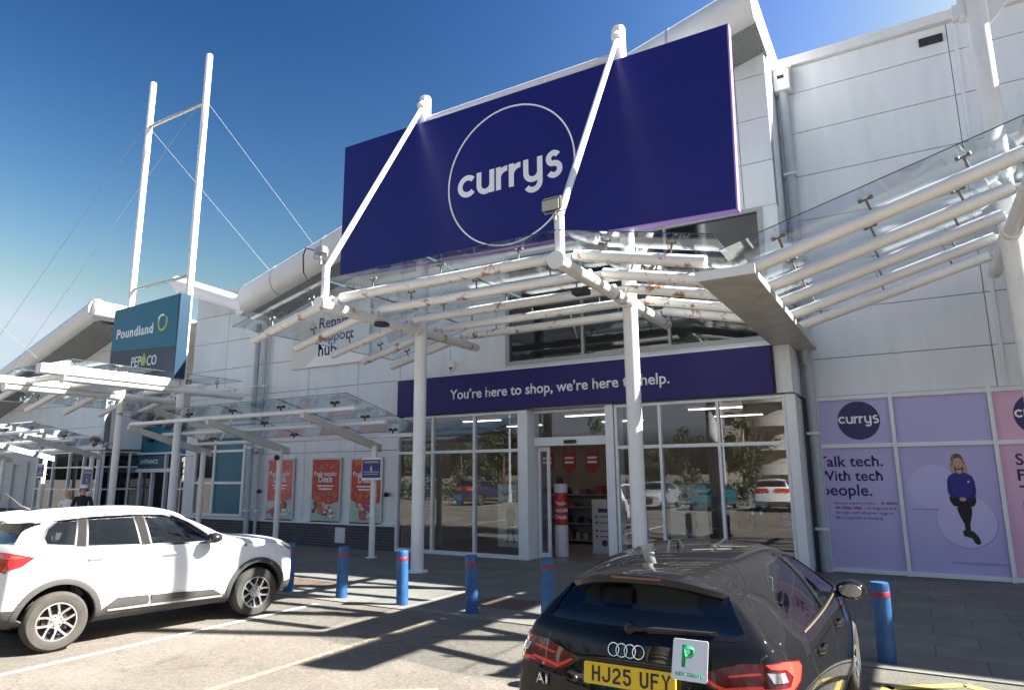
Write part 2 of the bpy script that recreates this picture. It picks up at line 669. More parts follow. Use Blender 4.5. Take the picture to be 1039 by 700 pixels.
def ribbon(mb, path, w, f0, f1, closed=False):
    """a stroke of constant width along a 2D path, as a thin solid"""
    P = [Vector((p[0], p[1])) for p in path]
    n = len(P)
    L, Rr = [], []
    for i in range(n):
        if closed:
            a, b = P[(i - 1) % n], P[(i + 1) % n]
        else:
            a, b = P[max(0, i - 1)], P[min(n - 1, i + 1)]
        d = (b - a).normalized()
        nn = Vector((-d.y, d.x)) * (w / 2)
        L.append(P[i] + nn)
        Rr.append(P[i] - nn)
    rings = []
    for i in range(n):
        rings.append([mb.V(f1(*L[i])), mb.V(f1(*Rr[i])), mb.V(f0(*Rr[i])), mb.V(f0(*L[i]))])
    prs = list(zip(rings, rings[1:])) + ([(rings[-1], rings[0])] if closed else [])
    for a, b in prs:
        for k in range(4):
            mb.F([a[k], a[(k + 1) % 4], b[(k + 1) % 4], b[k]])
    if not closed:
        mb.F(rings[0][::-1])
        mb.F(rings[-1])


def text_mesh(body, size=1.0, bold=0.0, spacing=1.0, align='LEFT'):
    cu = bpy.data.curves.new('lettering', 'FONT')
    cu.body = body
    cu.size = size
    cu.offset = bold
    cu.space_character = spacing
    cu.space_line = 1.0
    cu.align_x = align
    cu.resolution_u = 3
    o = bpy.data.objects.new('lettering', cu)
    COL.objects.link(o)
    dg = bpy.context.evaluated_depsgraph_get()
    me = bpy.data.meshes.new_from_object(o.evaluated_get(dg))
    bpy.data.objects.remove(o)
    bpy.data.curves.remove(cu)
    return me


def text_on(body, fn, mats, parent, name='lettering', width=None, height=None, size=1.0, bold=0.0, at=(0, 0),
            align='LEFT', spacing=1.0, thick=0.004, shear=0.0):
    """lettering as a thin solid; fn(u, v, d) places it (d = depth off the face)"""
    me = text_mesh(body, size, bold, spacing, align)
    xs = [v.co.x for v in me.vertices]
    ys = [v.co.y for v in me.vertices]
    kx = (width / (max(xs) - min(xs))) if width else 1
    kz = (height / (max(ys) - min(ys))) if height else (kx if width else 1)
    if height and not width:
        kx = kz
    bm = bmesh.new()
    bm.from_mesh(me)
    bpy.data.meshes.remove(me)
    x0 = min(xs) if align == 'LEFT' else 0
    bmesh.ops.dissolve_limit(bm, angle_limit=0.01, verts=bm.verts[:], edges=bm.edges[:])
    org = wloc(parent)
    r = bmesh.ops.extrude_face_region(bm, geom=bm.faces[:])
    top = set(v for v in r['geom'] if isinstance(v, bmesh.types.BMVert))
    for v in bm.verts:
        d = thick if v in top else 0.0005
        u = at[0] + (v.co.x - x0) * kx + shear * v.co.y
        w = at[1] + v.co.y * kz
        v.co = Vector(fn(u, w, d)) - org
    bmesh.ops.recalc_face_normals(bm, faces=bm.faces[:])
    m2 = bpy.data.meshes.new(name)
    bm.to_mesh(m2)
    bm.free()
    m2.materials.append(mats)
    return mesh_obj(name, m2, parent)


def logo_strokes():
    """the rounded lower-case letters of the store's word mark, x-height 1"""
    arc = lambda cx, cy, r, a0, a1, n=14: circ(cx, cy, r, n=n, a0=a0, a1=a1)
    out = []
    x = 0.0
    out.append(arc(x + 0.40, 0.5, 0.40, 42, 318, 26))
    x += 1.02
    out.append([(x, 1.0), (x, 0.7)] + arc(x + 0.34, 0.38, 0.34, 180, 360, 18) + [(x + 0.68, 0.7), (x + 0.68, 1.0)])
    out.append([(x + 0.68, 0.4), (x + 0.68, -0.06)])
    x += 1.02
    for _ in range(2):
        out.append([(x, 1.0), (x, -0.06)])
        out.append(arc(x + 0.40, 0.46, 0.40, 178, 82, 10))
        x += 0.66
    x += 0.06
    out.append([(x, 1.0), (x, 0.7)] + arc(x + 0.34, 0.38, 0.34, 180, 360, 18) + [(x + 0.68, 0.7), (x + 0.68, 1.0)])
    out.append([(x + 0.68, 0.5), (x + 0.68, 0.0)] + arc(x + 0.34, -0.10, 0.34, 0, -150, 14))
    x += 1.06
    out.append(arc(x + 0.27, 0.735, 0.235, 30, 250, 14) + arc(x + 0.29, 0.245, 0.265, 80, -150, 14))
    return out, x + 0.58


def logo_on(fn, height, centre, mats, parent, name='logo_lettering'):
    st, wid = logo_strokes()
    mb = MB()
    k = height
    for i, p in enumerate(st):
        q = [(centre[0] + (a - wid / 2) * k, centre[1] + (b - 0.5) * k) for a, b in p]
        d = 0.006 + 0.0012 * (i % 3)
        ribbon(mb, q, 0.25 * k, lambda u, v: fn(u, v, 0.0005), lambda u, v, d=d: fn(u, v, d))
    return mb.build(name, mats, parent)


def clip(poly, fn):
    """keep the part of a 2D polygon where fn(p) <= 0 (fn linear)"""
    out = []
    for i in range(len(poly)):
        a, b = poly[i], poly[(i + 1) % len(poly)]
        fa, fb = fn(a), fn(b)
        if fa <= 0:
            out.append(a)
        if (fa < 0 < fb) or (fb < 0 < fa):
            t = fa / (fa - fb)
            out.append((a[0] + (b[0] - a[0]) * t, a[1] + (b[1] - a[1]) * t))
    return out


def panels(mb, xs, zs, y, top=None, g=0.008, t=0.035):
    """cladding sheets with real shadow gaps over a dark backing"""
    for x0, x1 in zip(xs, xs[1:]):
        for z0, z1 in zip(zs, zs[1:]):
            p = [(x0 + g, z0 + g), (x1 - g, z0 + g), (x1 - g, z1 - g), (x0 + g, z1 - g)]
            if top:
                p = clip(p, lambda q: q[1] - top(q[0]))
            if len(p) > 2:
                mb.mi = 0
                mb.xz(p, y, y + t)
    p = [(xs[0], zs[0]), (xs[-1], zs[0]), (xs[-1], zs[-1]), (xs[0], zs[-1])]
    if top:
        p = clip(p, lambda q: q[1] - top(q[0]))
    mb.mi = 1
    mb.xz(p, y + t + 0.002, y + t + 0.2)
    mb.mi = 0

# ------------------------------------------------------------------ ground
mb = MB()
mb.poly([(-400, -400, 0), (400, -400, 0), (400, 400, 0), (-400, 400, 0)])
g = mb.build('car_park', tar)
tag(g, 'sunlit worn tarmac of the car park in front of the shops', 'ground', kind='structure')
mb = MB()
mb.box(-75, 60, 8.42, 60, -0.2, 0.006)
tag(mb.build('pavement', paving), 'stone slab pavement along the shop fronts', 'pavement', kind='structure')
mb = MB()
mb.box(-75, 60, 8.22, 8.414, -0.2, 0.014)
tag(mb.build('kerb', kerbm), 'flush stone kerb between tarmac and slabs', 'kerb', kind='structure')


def line(name, mat_, pts, label, w=0.1):
    mb = MB()
    for (x0, y0), (x1, y1) in pts:
        d = Vector((x1 - x0, y1 - y0, 0)).normalized()
        s = Vector((-d.y, d.x, 0)) * w / 2
        a, b = Vector((x0, y0, 0.004)), Vector((x1, y1, 0.004))
        k = max(1, int((b - a).length / 0.5))
        mb.poly([a - s, b - s, b + s, a + s])
    return tag(mb.build(name, mat_), label, 'road marking', kind='structure')


line('bay_line', paintw, [((-8.28, 2.6), (-8.28, 7.95))], 'white bay line beside the white car')
line('bay_line', painty, [((-5.95, 2.4), (-5.95, 7.9))], 'faded yellow bay line in the empty bay')
line('bay_line', painty, [((-4.7, 5.0), (-4.05, 5.45)), ((-4.75, 4.55), (-4.2, 4.1))], 'worn yellow marks beside the black car', 0.14)
line('hatch_marking', painty2, [((-0.42, 3.0), (-0.42, 7.62)), ((0.95, 3.0), (0.95, 7.62)), ((-0.42, 7.55), (0.2, 8.0)), ((0.2, 8.0), (0.95, 7.55)),
                                ((-0.36, 4.2), (0.9, 5.5)), ((0.9, 4.2), (-0.36, 5.5)), ((-0.36, 5.9), (0.9, 7.2)), ((0.9, 5.9), (-0.36, 7.2))],
     'yellow hatched markings beside the black car', 0.11)
for k, x in enumerate((-10.75, -13.1, -15.4, -17.7, -20.0, 3.4, 5.8, 8.2)):
    line('bay_line', paintw, [((x, 2.6), (x, 7.9))], 'white bay line of the front parking row', 0.09)
for x in range(-26, 18, 3):
    line('bay_line', paintw, [((x, -11.2), (x, -6.4))], 'white bay line of the opposite parking row', 0.09)

# ------------------------------------------------------------------ the electronics store
S = thing('electronics_store', 'grey clad retail store with purple fascia band and glass shop front', 'store', (-7.0, 14.1, 0))
SL = 0.2725


def verge_z(x):                      # centre of the bull-nose along the front edge of the main roof
    return 8.36 + SL * (x + 12.91)


def soffit_z(x):
    return 6.95 + 0.2715 * (x + 16.68)


def wing_top(x):                     # slope of the wall top left of the valley
    return soffit_z(x) if x > -17.3 else 8.02 - 0.345 * (x + 20.6)


# walls of the front
mb = MB()
panels(mb, [-21.2, -19.4, -17.3, -15.45, -13.45, -11.9], [0.62, 2.62, 3.55, 4.5, 5.45, 6.4, 7.35, 8.35, 9.3, 10.3], 14.1,
       top=lambda x: wing_top(x))
panels(mb, [-11.9, -10.2, -8.5], [4.5, 5.45, 6.4, 7.35, 8.4, 9.4, 10.4], 14.1, top=soffit_z)
panels(mb, [-8.5, -6.5, -4.5, -2.55, -1.9], [7.45, 8.45, 9.45, 10.45, 11.2], 14.1, top=soffit_z)
mb.mi = 0
mb.box(-2.2, -1.9, 14.1, 14.3, 3.52, 7.45)
mb.box(-8.5, -2.2, 14.1, 14.3, 4.5, 4.6)
mb.build('front_wall', [clad, gap], S)
mb = MB()
mb.box(-21.2, -11.92, 14.06, 14.3, 0, 0.62)
mb.build('brick_plinth', bricks, S)
mb = MB()
mb.box(-21.2, -11.92, 14.03, 14.1, 0.62, 0.70)
mb.build('plinth_flashing', frame, S)
mb = MB()
mb.box(-21.2, -20.95, 14.33, 16.0, 0, 8.1)
mb.build('end_wall', clad, S)
# return wall of the projecting centre
mb = MB()
for z0, z1 in ((3.52, 4.5), (4.5, 5.5), (5.5, 6.5), (6.5, 7.5), (7.5, 8.5), (8.5, 9.5), (9.5, 10.5), (10.5, 11.3)):
    mb.box(-1.93, -1.88, 14.31, 15.3, z0 + 0.008, z1 - 0.008)
mb.mi = 1
mb.box(-2.1, -1.94, 14.31, 15.4, 3.52, 11.0)
mb.build('return_wall', [clad, gap], S)
# right hand set-back wall
mb = MB()
panels(mb, [-1.88, 1.50, 4.9, 8.3], [3.50, 4.3, 5.33, 6.36, 7.4, 8.43, 9.47, 10.45, 11.1], 15.3)
mb.mi = 0
mb.box(1.60, 1.66, 15.27, 15.33, 3.55, 11.1)
mb.build('side_block_wall', [clad, gap], S)
mb = MB()
mb.box(-1.95, 8.3, 15.18, 15.6, 11.1, 11.32)
mb.build('coping', roofmetal, S)
mb = MB()
mb.box(-1.9, 8.3, 15.5, 40, 11.0, 11.08)
mb.build('flat_roof', greypaint, S)
mb = MB()
mb.box(1.0, 1.42, 15.24, 15.31, 10.72, 10.88)
mb.build('wall_vent', black, S)
# brick vent
mb = MB()
for i in range(5):
    mb.box(-14.02, -13.72, 14.02, 14.06, 0.16 + i * 0.075, 0.205 + i * 0.075)
mb.box(-14.05, -13.69, 14.035, 14.07, 0.13, 0.54)
mb.build('vent_grille', frame, S)


# main roof with its fat bull-nose verge
def verge_tube(mb, x0, x1, zf, y, rz=0.44, ry=0.36, n=18, steps=14):
    rings = []
    for i in range(steps + 1):
        x = x0 + (x1 - x0) * i / steps
        rings.append([(x, y + ry * math.cos(2 * math.pi * k / n), zf(x) + rz * math.sin(2 * math.pi * k / n)) for k in range(n)])
    mb.loft(rings)


mb = MB()
verge_tube(mb, -16.95, -1.85, verge_z, 12.9)
vt = mb.build('roof_verge', roofmetal, S, smooth=50)
for x in (-15.6, -13.6, -11.6, -9.6, -7.6, -5.6, -3.6):
    mb = MB()
    rr = []
    for xx in (x, x + 0.05):
        rr.append([(xx, 12.9 + 0.366 * math.cos(2 * math.pi * k / 18), verge_z(xx) + 0.446 * math.sin(2 * math.pi * k / 18)) for k in range(18)])
    mb.loft(rr)
    mb.build('verge_joint', greypaint, vt, smooth=50)
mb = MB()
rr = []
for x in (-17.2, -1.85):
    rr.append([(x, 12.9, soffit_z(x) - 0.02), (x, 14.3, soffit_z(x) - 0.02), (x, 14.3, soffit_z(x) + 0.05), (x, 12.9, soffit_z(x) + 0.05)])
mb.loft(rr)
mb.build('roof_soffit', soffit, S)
mb = MB()
rr = []
for x in (-17.2, -1.85):
    rr.append([(x, 12.9, verge_z(x) + 0.32), (x, 40, verge_z(x) + 0.32), (x, 40, verge_z(x) + 0.42), (x, 12.9, verge_z(x) + 0.42)])
mb.loft(rr)
mb.build('roof', greypaint, S)
# gable end of the centre block above the return wall
mb = MB()
mb.box(-1.95, -1.87, 13.2, 40, 10.98, 11.75)
mb.build('roof_end_trim', whitemetal, S)
# the wing left of it slopes the other way, down to the valley
mb = MB()
verge_tube(mb, -20.6, -17.0, lambda x: 8.28 - 0.345 * (x + 20.6), 12.9, 0.27, 0.24)
mb.build('wing_verge', whitemetal, S, smooth=50)
mb = MB()
mb.loft([[(x, 12.9, 8.10 - 0.345 * (x + 20.6)), (x, 14.3, 8.02 - 0.345 * (x + 20.6)), (x, 14.3, 8.07 - 0.345 * (x + 20.6)), (x, 12.9, 8.16 - 0.345 * (x + 20.6))] for x in (-20.6, -17.3)])
mb.loft([[(x, 12.9, 8.40 - 0.345 * (x + 20.6)), (x, 30, 8.40 - 0.345 * (x + 20.6)), (x, 30, 8.46 - 0.345 * (x + 20.6)), (x, 12.9, 8.46 - 0.345 * (x + 20.6))] for x in (-20.6, -17.3)])
mb.build('wing_roof', greypaint, S)
mb = MB()
mb.tube([(-17.1, 12.75, 6.95), (-17.1, 16, 6.95)], 0.22, 14)
mb.build('valley_gutter', roofmetal, S, smooth=50)


# downpipes
def downpipe(x, y, z0, z1, r=0.075, hopper=False):
    mb = MB()
    mb.tube([(x, y, z0), (x, y, z1)], r, 12)
    p = mb.build('downpipe', mat('pipe_blue_grey', (0.40, 0.45, 0.49), 0.4, var=0.05), S, smooth=40)
    z = z0 + 0.8
    while z < z1 - 0.2:
        mb = MB()
        mb.box(x - r - 0.03, x + r + 0.03, y - r - 0.01, y + r + 0.03, z, z + 0.05)
        mb.build('pipe_bracket', frame, p)
        z += 1.9
    if hopper:
        mb = MB()
        mb.box(x - 0.17, x + 0.17, y - 0.14, y + 0.12, z1, z1 + 0.62)
        mb.box(x - 0.21, x + 0.21, y - 0.18, y + 0.13, z1 + 0.5, z1 + 0.62)
        h = mb.build('hopper', whitemetal, p, bevel=0.012)
        mb = MB()
        mb.box(x - 0.08, x + 0.06, y - 0.148, y - 0.139, z1 + 0.28, z1 + 0.36)
        mb.build('overflow_slot', black, p)


downpipe(-17.65, 13.92, 0.1, 6.75, 0.085)
downpipe(-17.3, 13.96, 0.1, 6.9, 0.05)
downpipe(-1.70, 15.12, 0.02, 10.45, 0.10, hopper=True)

# glass shop front
FX = [-11.88, -10.72, -9.42, -8.12]
GX = [-5.62, -4.62, -3.38, -2.08]
FR = 0.055
mb = MB()


def post(x, w=0.06, d=0.12, z1=3.47, y=14.1):
    mb.box(x - w / 2, x + w / 2, y - d / 2, y + d / 2, 0.01, z1)


for x in FX:
    post(x)
for x in GX:
    post(x)
for xs in (FX, GX):
    for a, b in zip(xs, xs[1:]):
        for z, h in ((0.05, 0.09), (2.53, 0.07), (3.44, 0.06)):
            mb.box(a + 0.03, b - 0.03, 14.05, 14.15, z - h / 2, z + h / 2)
# chunky pillars by the entrance and at the corner
mb.box(-8.08, -7.86, 14.0, 14.6, 0.01, 3.47)
mb.box(-5.86, -5.67, 14.0, 14.6, 0.01, 3.47)
mb.box(-2.04, -1.86, 14.0, 14.22, 0.01, 3.47)
# corner return glazing
for y in (14.28, 14.58, 14.9, 15.22):
    mb.box(-2.0, -1.9, y - 0.03, y + 0.03, 0.01, 3.47)
for z in (0.05, 2.53, 3.44):
    mb.box(-1.99, -1.91, 14.22, 15.25, z - 0.035, z + 0.035)
# head over the door
mb.box(-7.85, -5.87, 14.30, 14.45, 2.62, 2.82)
mb.box(-7.85, -5.87, 14.30, 14.42, 3.40, 3.47)
SF = mb.build('shopfront_frame', frame, S)
mb = MB()
mb.box(-7.02, -6.72, 14.25, 14.30, 2.66, 2.74)
mb.build('door_sensor', blackgloss, S)


def pane(x0, x1, y, z0, z1, parent=SF, m=shopglass):
    mb = MB()
    mb.poly([(x0, y, z0), (x1, y, z0), (x1, y, z1), (x0, y, z1)])
    return mb.build('glass_pane', m, parent)


for xs in (FX, GX):
    for a, b in zip(xs, xs[1:]):
        t = random.uniform(-0.004, 0.004)
        pane(a + 0.03, b - 0.03, 14.10 + t, 0.095, 2.495)
        pane(a + 0.03, b - 0.03, 14.10 + t, 2.565, 3.41)
pane(-7.85, -5.87, 14.37, 2.82, 3.40)
for a, b in ((14.31, 14.55), (14.61, 14.87), (14.93, 15.19)):
    for z0, z1 in ((0.085, 2.495), (2.565, 3.405)):
        mb = MB()
        mb.poly([(-1.95, a, z0), (-1.95, b, z0), (-1.95, b, z1), (-1.95, a, z1)])
        mb.build('glass_pane', shopglass, SF)


# sliding door leaf pushed open on the left
def door_leaf(x0, x1, y):
    mb = MB()
    for a, b, c, d in ((x0, x0 + 0.07, 0.02, 2.6), (x1 - 0.07, x1, 0.02, 2.6), (x0 + 0.07, x1 - 0.07, 0.02, 0.14), (x0 + 0.07, x1 - 0.07, 2.5, 2.6)):
        mb.box(a, b, y - 0.03, y + 0.03, c, d)
    d = mb.build('sliding_door', frame, S)
    pane(x0 + 0.07, x1 - 0.07, y, 0.14, 2.5, d)


door_leaf(-7.84, -7.52, 14.50)
door_leaf(-5.95, -5.70, 14.66)

# upper window behind the canopy
mb = MB()
for a, b, c, d in ((-8.5, -2.2, 4.60, 4.70), (-8.5, -2.2, 7.36, 7.45), (-8.5, -8.4, 4.7, 7.36), (-2.3, -2.2, 4.7, 7.36),
                   (-6.42, -6.36, 4.7, 7.36), (-4.34, -4.28, 4.7, 7.36)):
    mb.box(a, b, 14.07, 14.2, c, d)
uw = mb.build('upper_window', mat('grey_window_frame', (0.34, 0.36, 0.37), 0.4), S)
for a, b in ((-8.4, -6.42), (-6.36, -4.34), (-4.28, -2.3)):
    pane(a, b, 14.14, 4.7, 7.36, uw, darkglass)
# inside the shop
mb = MB()
mb.box(-11.9, -1.95, 14.16, 26, 0.006, 0.014)
mb.build('shop_floor', floor_m, S)
mb = MB()
mb.box(-11.9, -1.95, 14.31, 26, 3.49, 3.55)
mb.build('shop_ceiling', shopceil, S)
mb = MB()
mb.box(-13, -1.9, 20.5, 20.6, 0, 3.49)
mb.box(-12.0, -11.92, 14.31, 20.5, 0, 3.49)
mb.box(-2.0, -1.93, 15.45, 20.5, 0, 3.49)
mb.box(-12, -1.95, 17.0, 17.1, 3.6, 7.6)
mb.build('shop_inner_wall', shopwall, S)
mb = MB()
mb.box(-2.05, 8.3, 15.34, 15.49, 3.52, 3.6)
mb.box(-2.05, 1.2, 15.34, 15.5, 0, 3.5)
mb.box(1.2, 8.3, 15.34, 15.5, 0, 3.5)
mb.build('backing_wall', gap, S)

mb = MB()
mb.box(8.2, 8.3, 15.55, 39.9, 0, 10.98)
mb.box(-21.0, 8.3, 39.9, 40.0, 0, 10.98)
mb.build('rear_wall', clad, S)

# purple fascia band with its slogan
B = thing('fascia_sign', 'long purple fascia band with a white slogan over the entrance', 'sign', (-7, 14.02, 3.98))
mb = MB()
mb.box(-11.86, -2.24, 13.96, 14.08, 3.51, 4.47)
mb.build('sign_panel', navyband, B, bevel=0.006)
mb = MB()
mb.box(-11.9, -2.2, 13.98, 14.08, 4.475, 4.515)
mb.build('sign_trim', frame, B)
text_on("You\u2019re here to shop, we\u2019re here to help.", lambda u, v, d: (u, 13.957 - d, v), letter, B, width=5.78, bold=0.017,
        at=(-10.10, 3.855), thick=0.006, name='slogan_lettering')

# lilac and pink window vinyls between the white glazing bars of the set-back front
mb = MB()
VX = [-1.62, -0.27, 1.34, 2.75]
for x in VX:
    mb.box(x - 0.035, x + 0.035, 15.18, 15.34, 0.01, 3.5)
for a, b in zip(VX, VX[1:]):
    for z in (0.06, 2.48, 3.45):
        mb.box(a + 0.035, b - 0.035, 15.20, 15.33, z - 0.04, z + 0.04)
mb.build('side_glazing_frame', frame, S)


def vinyl(label, x0, x1, z0, z1, m):
    t = thing('window_graphic', label, 'window graphic', ((x0 + x1) / 2, 15.28, z0), 'printed graphics of the set-back front')
    mb = MB()
    mb.box(x0, x1, 15.25, 15.30, z0, z1)
    mb.build('printed_panel', m, t)
    return t


VF = lambda u, v, d: (u, 15.2485 - d, v)


def logo_disc(t, cx, cz, r):
    mb = MB()
    mb.xz(circ(cx, cz, r, n=48), 15.2465, 15.2495)
    mb.build('logo_disc', ink, t)
    logo_on(lambda u, v, d: (u, 15.246 - d * 0.5, v), r * 0.36, (cx, cz + 0.02), white, t)


a = vinyl('lilac window graphic with dark round logo near the downpipe', -1.58, -0.31, 2.52, 3.41, lilac)
logo_disc(a, -0.87, 2.98, 0.385)
a = vinyl('lilac window graphic with a three-line navy headline about tech', -1.58, -0.31, 0.10, 2.44, lilac)
for s_, z in (('Talk tech.', 2.07), ('With tech', 1.79), ('people.', 1.50)):
    k = {'Talk tech.': 1.19, 'With tech': 1.16, 'people.': 0.90}[s_]
    text_on(s_, VF, ink, a, width=k, bold=0.012, at=(-1.71 if s_ != 'people.' else -1.66, z), thick=0.003, name='headline')
text_on('have got experts on hand \u2013', VF, greyink, a, width=0.78, at=(-1.45, 1.33), thick=0.002, name='small_print', bold=0.01)
text_on('in store', VF, redink, a, width=0.27, at=(-0.62, 1.335), thick=0.002, name='small_print', bold=0.025)
text_on('on video chat', VF, redink, a, width=0.48, at=(-1.45, 1.235), thick=0.002, name='small_print', bold=0.025)
text_on('\u2013 to help you find', VF, greyink, a, width=0.55, at=(-0.93, 1.235), thick=0.002, name='small_print', bold=0.01)
text_on('the right tech whatever stage of', VF, greyink, a, width=1.02, at=(-1.45, 1.14), thick=0.002, name='small_print', bold=0.01)
text_on('life it supports is amazing.', VF, greyink, a, width=0.84, at=(-1.45, 1.045), thick=0.002, name='small_print', bold=0.01)
vinyl('plain lilac window graphic above the printed seated woman', -0.23, 1.30, 2.52, 3.41, lilac)
a = vinyl('lilac window graphic of a woman in blue sitting on a ball', -0.23, 1.30, 0.10, 2.44, lilac)


def print_shape(pts, m, d, name):
    mb = MB()
    if 'ball' not in name and 'shadow' not in name:
        pts = [(0.72 + (x - 0.72) * 0.90, 2.30 - (2.30 - z) * 0.86) for x, z in pts]
    mb.xz(pts, 15.2485 - d, 15.2495 - d + 0.002)
    return mb.build(name, m, a)


print_shape(circ(0.29, 1.66, 0.42, n=48), mat('lilac_ball_far', (0.54, 0.50, 0.81), 0.5), 0.001, 'printed_ball')
print_shape([(-0.1, 1.24), (0.45, 1.235), (0.62, 1.255), (0.2, 1.275), (-0.1, 1.262)], lilac3, 0.002, 'printed_shadow')
print_shape(circ(0.745, 1.03, 0.475, n=48), lilac3, 0.003, 'printed_ball')
print_shape(circ(0.74, 1.045, 0.465, n=48), lilac2, 0.0045, 'printed_ball')
print_shape(circ(0.87, 0.30, 0.46, 0.028, n=40), lilac3, 0.002, 'printed_shadow')
wx, wz = 0.70, 0
print_shape([(0.60, 2.17), (0.585, 2.02), (0.60, 1.90), (0.66, 1.87), (0.78, 1.87), (0.845, 1.90), (0.85, 2.0), (0.82, 2.14), (0.79, 2.24),
             (0.74, 2.285), (0.68, 2.285), (0.63, 2.25)], brownhair, 0.006, 'printed_hair')
print_shape([(0.585, 2.0), (0.575, 1.90), (0.61, 1.82), (0.66, 1.80), (0.64, 1.95), (0.65, 2.08)], fairhair, 0.0075, 'printed_hair')
print_shape([(0.79, 2.08), (0.80, 1.95), (0.78, 1.80), (0.84, 1.82), (0.865, 1.90), (0.855, 2.0)], fairhair, 0.0075, 'printed_hair')
print_shape([(0.665, 1.93), (0.67, 1.86), (0.77, 1.86), (0.775, 1.93)], skinm, 0.0070, 'printed_neck')
print_shape(circ(0.72, 2.08, 0.078, 0.118, n=24), skinm, 0.009, 'printed_face')
for q in ((0.69, 2.10), (0.752, 2.10)):
    print_shape(circ(q[0], q[1], 0.013, 0.007, n=10), brownhair, 0.0102, 'printed_eye')
print_shape(circ(0.722, 2.015, 0.026, 0.008, n=12), redink, 0.0102, 'printed_mouth')
print_shape([(0.66, 1.88), (0.60, 1.86), (0.52, 1.80), (0.485, 1.68), (0.48, 1.46), (0.51, 1.37), (0.60, 1.33), (0.86, 1.33), (0.945, 1.37), (0.97, 1.46),
             (0.965, 1.68), (0.93, 1.80), (0.85, 1.86), (0.79, 1.88), (0.725, 1.845)], jumper, 0.0085, 'printed_jumper')
jump2 = mat('royal_blue_shade_print', (0.020, 0.015, 0.175), 0.6)
for sg in (1, -1):
    print_shape([(0.725 + sg * x, z) for x, z in ((0.205, 1.80), (0.235, 1.68), (0.238, 1.47), (0.20, 1.37), (0.075, 1.30), (0.06, 1.345), (0.165, 1.44), (0.178, 1.62))][::sg], jump2, 0.0092, 'printed_sleeve')
for x0, z0_, x1, z1_ in ((0.62, 1.60, 0.70, 1.50), (0.74, 1.45, 0.84, 1.52), (0.63, 1.42, 0.72, 1.38), (0.70, 1.72, 0.80, 1.66)):
    print_shape([(x0, z0_), (x1, z1_), (x1 + 0.004, z1_ + 0.014), (x0 + 0.01, z0_ + 0.016)], jump2, 0.0093, 'printed_fold')
for x0, z0_, x1, z1_ in ((0.605, 2.14, 0.60, 1.94), (0.64, 2.24, 0.625, 2.02), (0.80, 2.2, 0.83, 1.98), (0.82, 2.1, 0.845, 1.90)):
    print_shape([(x0, z0_), (x1, z1_), (x1 + 0.014, z1_), (x0 + 0.012, z0_)], fairhair, 0.0085, 'printed_strand')
print_shape([(0.49, 1.37), (0.50, 1.26), (0.55, 1.17), (0.68, 1.13), (0.80, 1.13), (0.91, 1.17), (0.95, 1.26), (0.95, 1.37), (0.85, 1.33), (0.60, 1.33)],
            dark_cloth, 0.0098, 'printed_skirt')
print_shape(circ(0.725, 1.31, 0.062, 0.042, n=18), skinm, 0.0115, 'printed_hands')
print_shape([(0.60, 1.14), (0.86, 1.14), (0.85, 1.0), (0.80, 0.80), (0.79, 0.62), (0.70, 0.62), (0.70, 0.78), (0.63, 0.98)], dark_cloth, 0.0088, 'printed_legs')
print_shape([(0.66, 0.66), (0.66, 0.55), (0.72, 0.52), (0.80, 0.50), (0.84, 0.40), (0.90, 0.36), (0.94, 0.41), (0.92, 0.52), (0.85, 0.63), (0.76, 0.67)],
            plateblack, 0.0108, 'printed_shoes')
print_shape(circ(0.86, 1.68, 0.022, n=12), lilac2, 0.0098, 'printed_badge')
a = vinyl('pink window graphic with the same dark round logo', 1.38, 2.71, 2.52, 3.41, pink)
logo_disc(a, 2.05, 2.97, 0.385)
a = vinyl('pink window graphic with navy headline at the right edge', 1.38, 2.71, 0.10, 2.44, pink)
for s_, z in (('Se', 2.07), ('Fe', 1.79), ('Tr', 1.50)):
    text_on(s_, VF, ink, a, height=0.205, bold=0.012, at=(1.60, z), thick=0.003, name='headline')
for s_, z, m in (('Recycle', 1.32, greyink), ('trade in', 1.22, redink), ('greener', 1.12, redink)):
    text_on(s_, VF, m, a, width=0.42, at=(1.62, z), thick=0.002, name='small_print', bold=0.02)

# big purple sign
BS = thing('billboard_sign', 'huge purple sign with a circled white store name', 'sign', (-6.7, 11.2, 6.4))
q = [(-11.27, 6.62), (-2.13, 6.33), (-2.06, 9.77), (-11.27, 9.88)]
mb = MB()
mb.prism(q, lambda x, z: (x, 11.24, z), lambda x, z: (x, 11.08, z))
mb.build('sign_face', navy, BS)
mb = MB()
mb.prism(q, lambda x, z: (x, 11.262, z), lambda x, z: (x, 11.243, z))
mb.build('sign_back', greypaint, BS)
mb = MB()
e = [(-11.285, 6.605), (-2.115, 6.315), (-2.045, 9.785), (-11.285, 9.895)]
for i in (0, 1):
    a_, b_ = e[i], e[(i + 1) % 4]
    mb.bar((a_[0], 11.165, a_[1]), (b_[0], 11.165, b_[1]), 0.17, 0.03)
mb.build('sign_edge', lilacedge, BS)
mb = MB()
for i in (2, 3):
    a_, b_ = e[i], e[(i + 1) % 4]
    mb.bar((a_[0], 11.165, a_[1]), (b_[0], 11.165, b_[1]), 0.15, 0.026)
mb.build('sign_edge', navy, BS)
SFN = lambda u, v, d: (u, 11.0795 - d, v)
mb = MB()
ribbon(mb, circ(-6.59, 8.04, 1.51, 1.51, n=96), 0.032, lambda u, v: SFN(u, v, 0.0005), lambda u, v: SFN(u, v, 0.012), closed=True)
mb.build('logo_ring', letter, BS)
logo_on(SFN, 0.475, (-6.60, 8.02), letter, BS)
mb = MB()
for x in (-10.4, -7.8, -5.4, -3.0):
    for z in (6.95, 9.2):
        mb.box(x - 0.04, x + 0.04, 11.25, 11.5, z - 0.04, z + 0.04)
for z in (6.95, 9.2):
    mb.box(-10.9, -2.5, 11.45, 11.53, z - 0.05, z + 0.05)
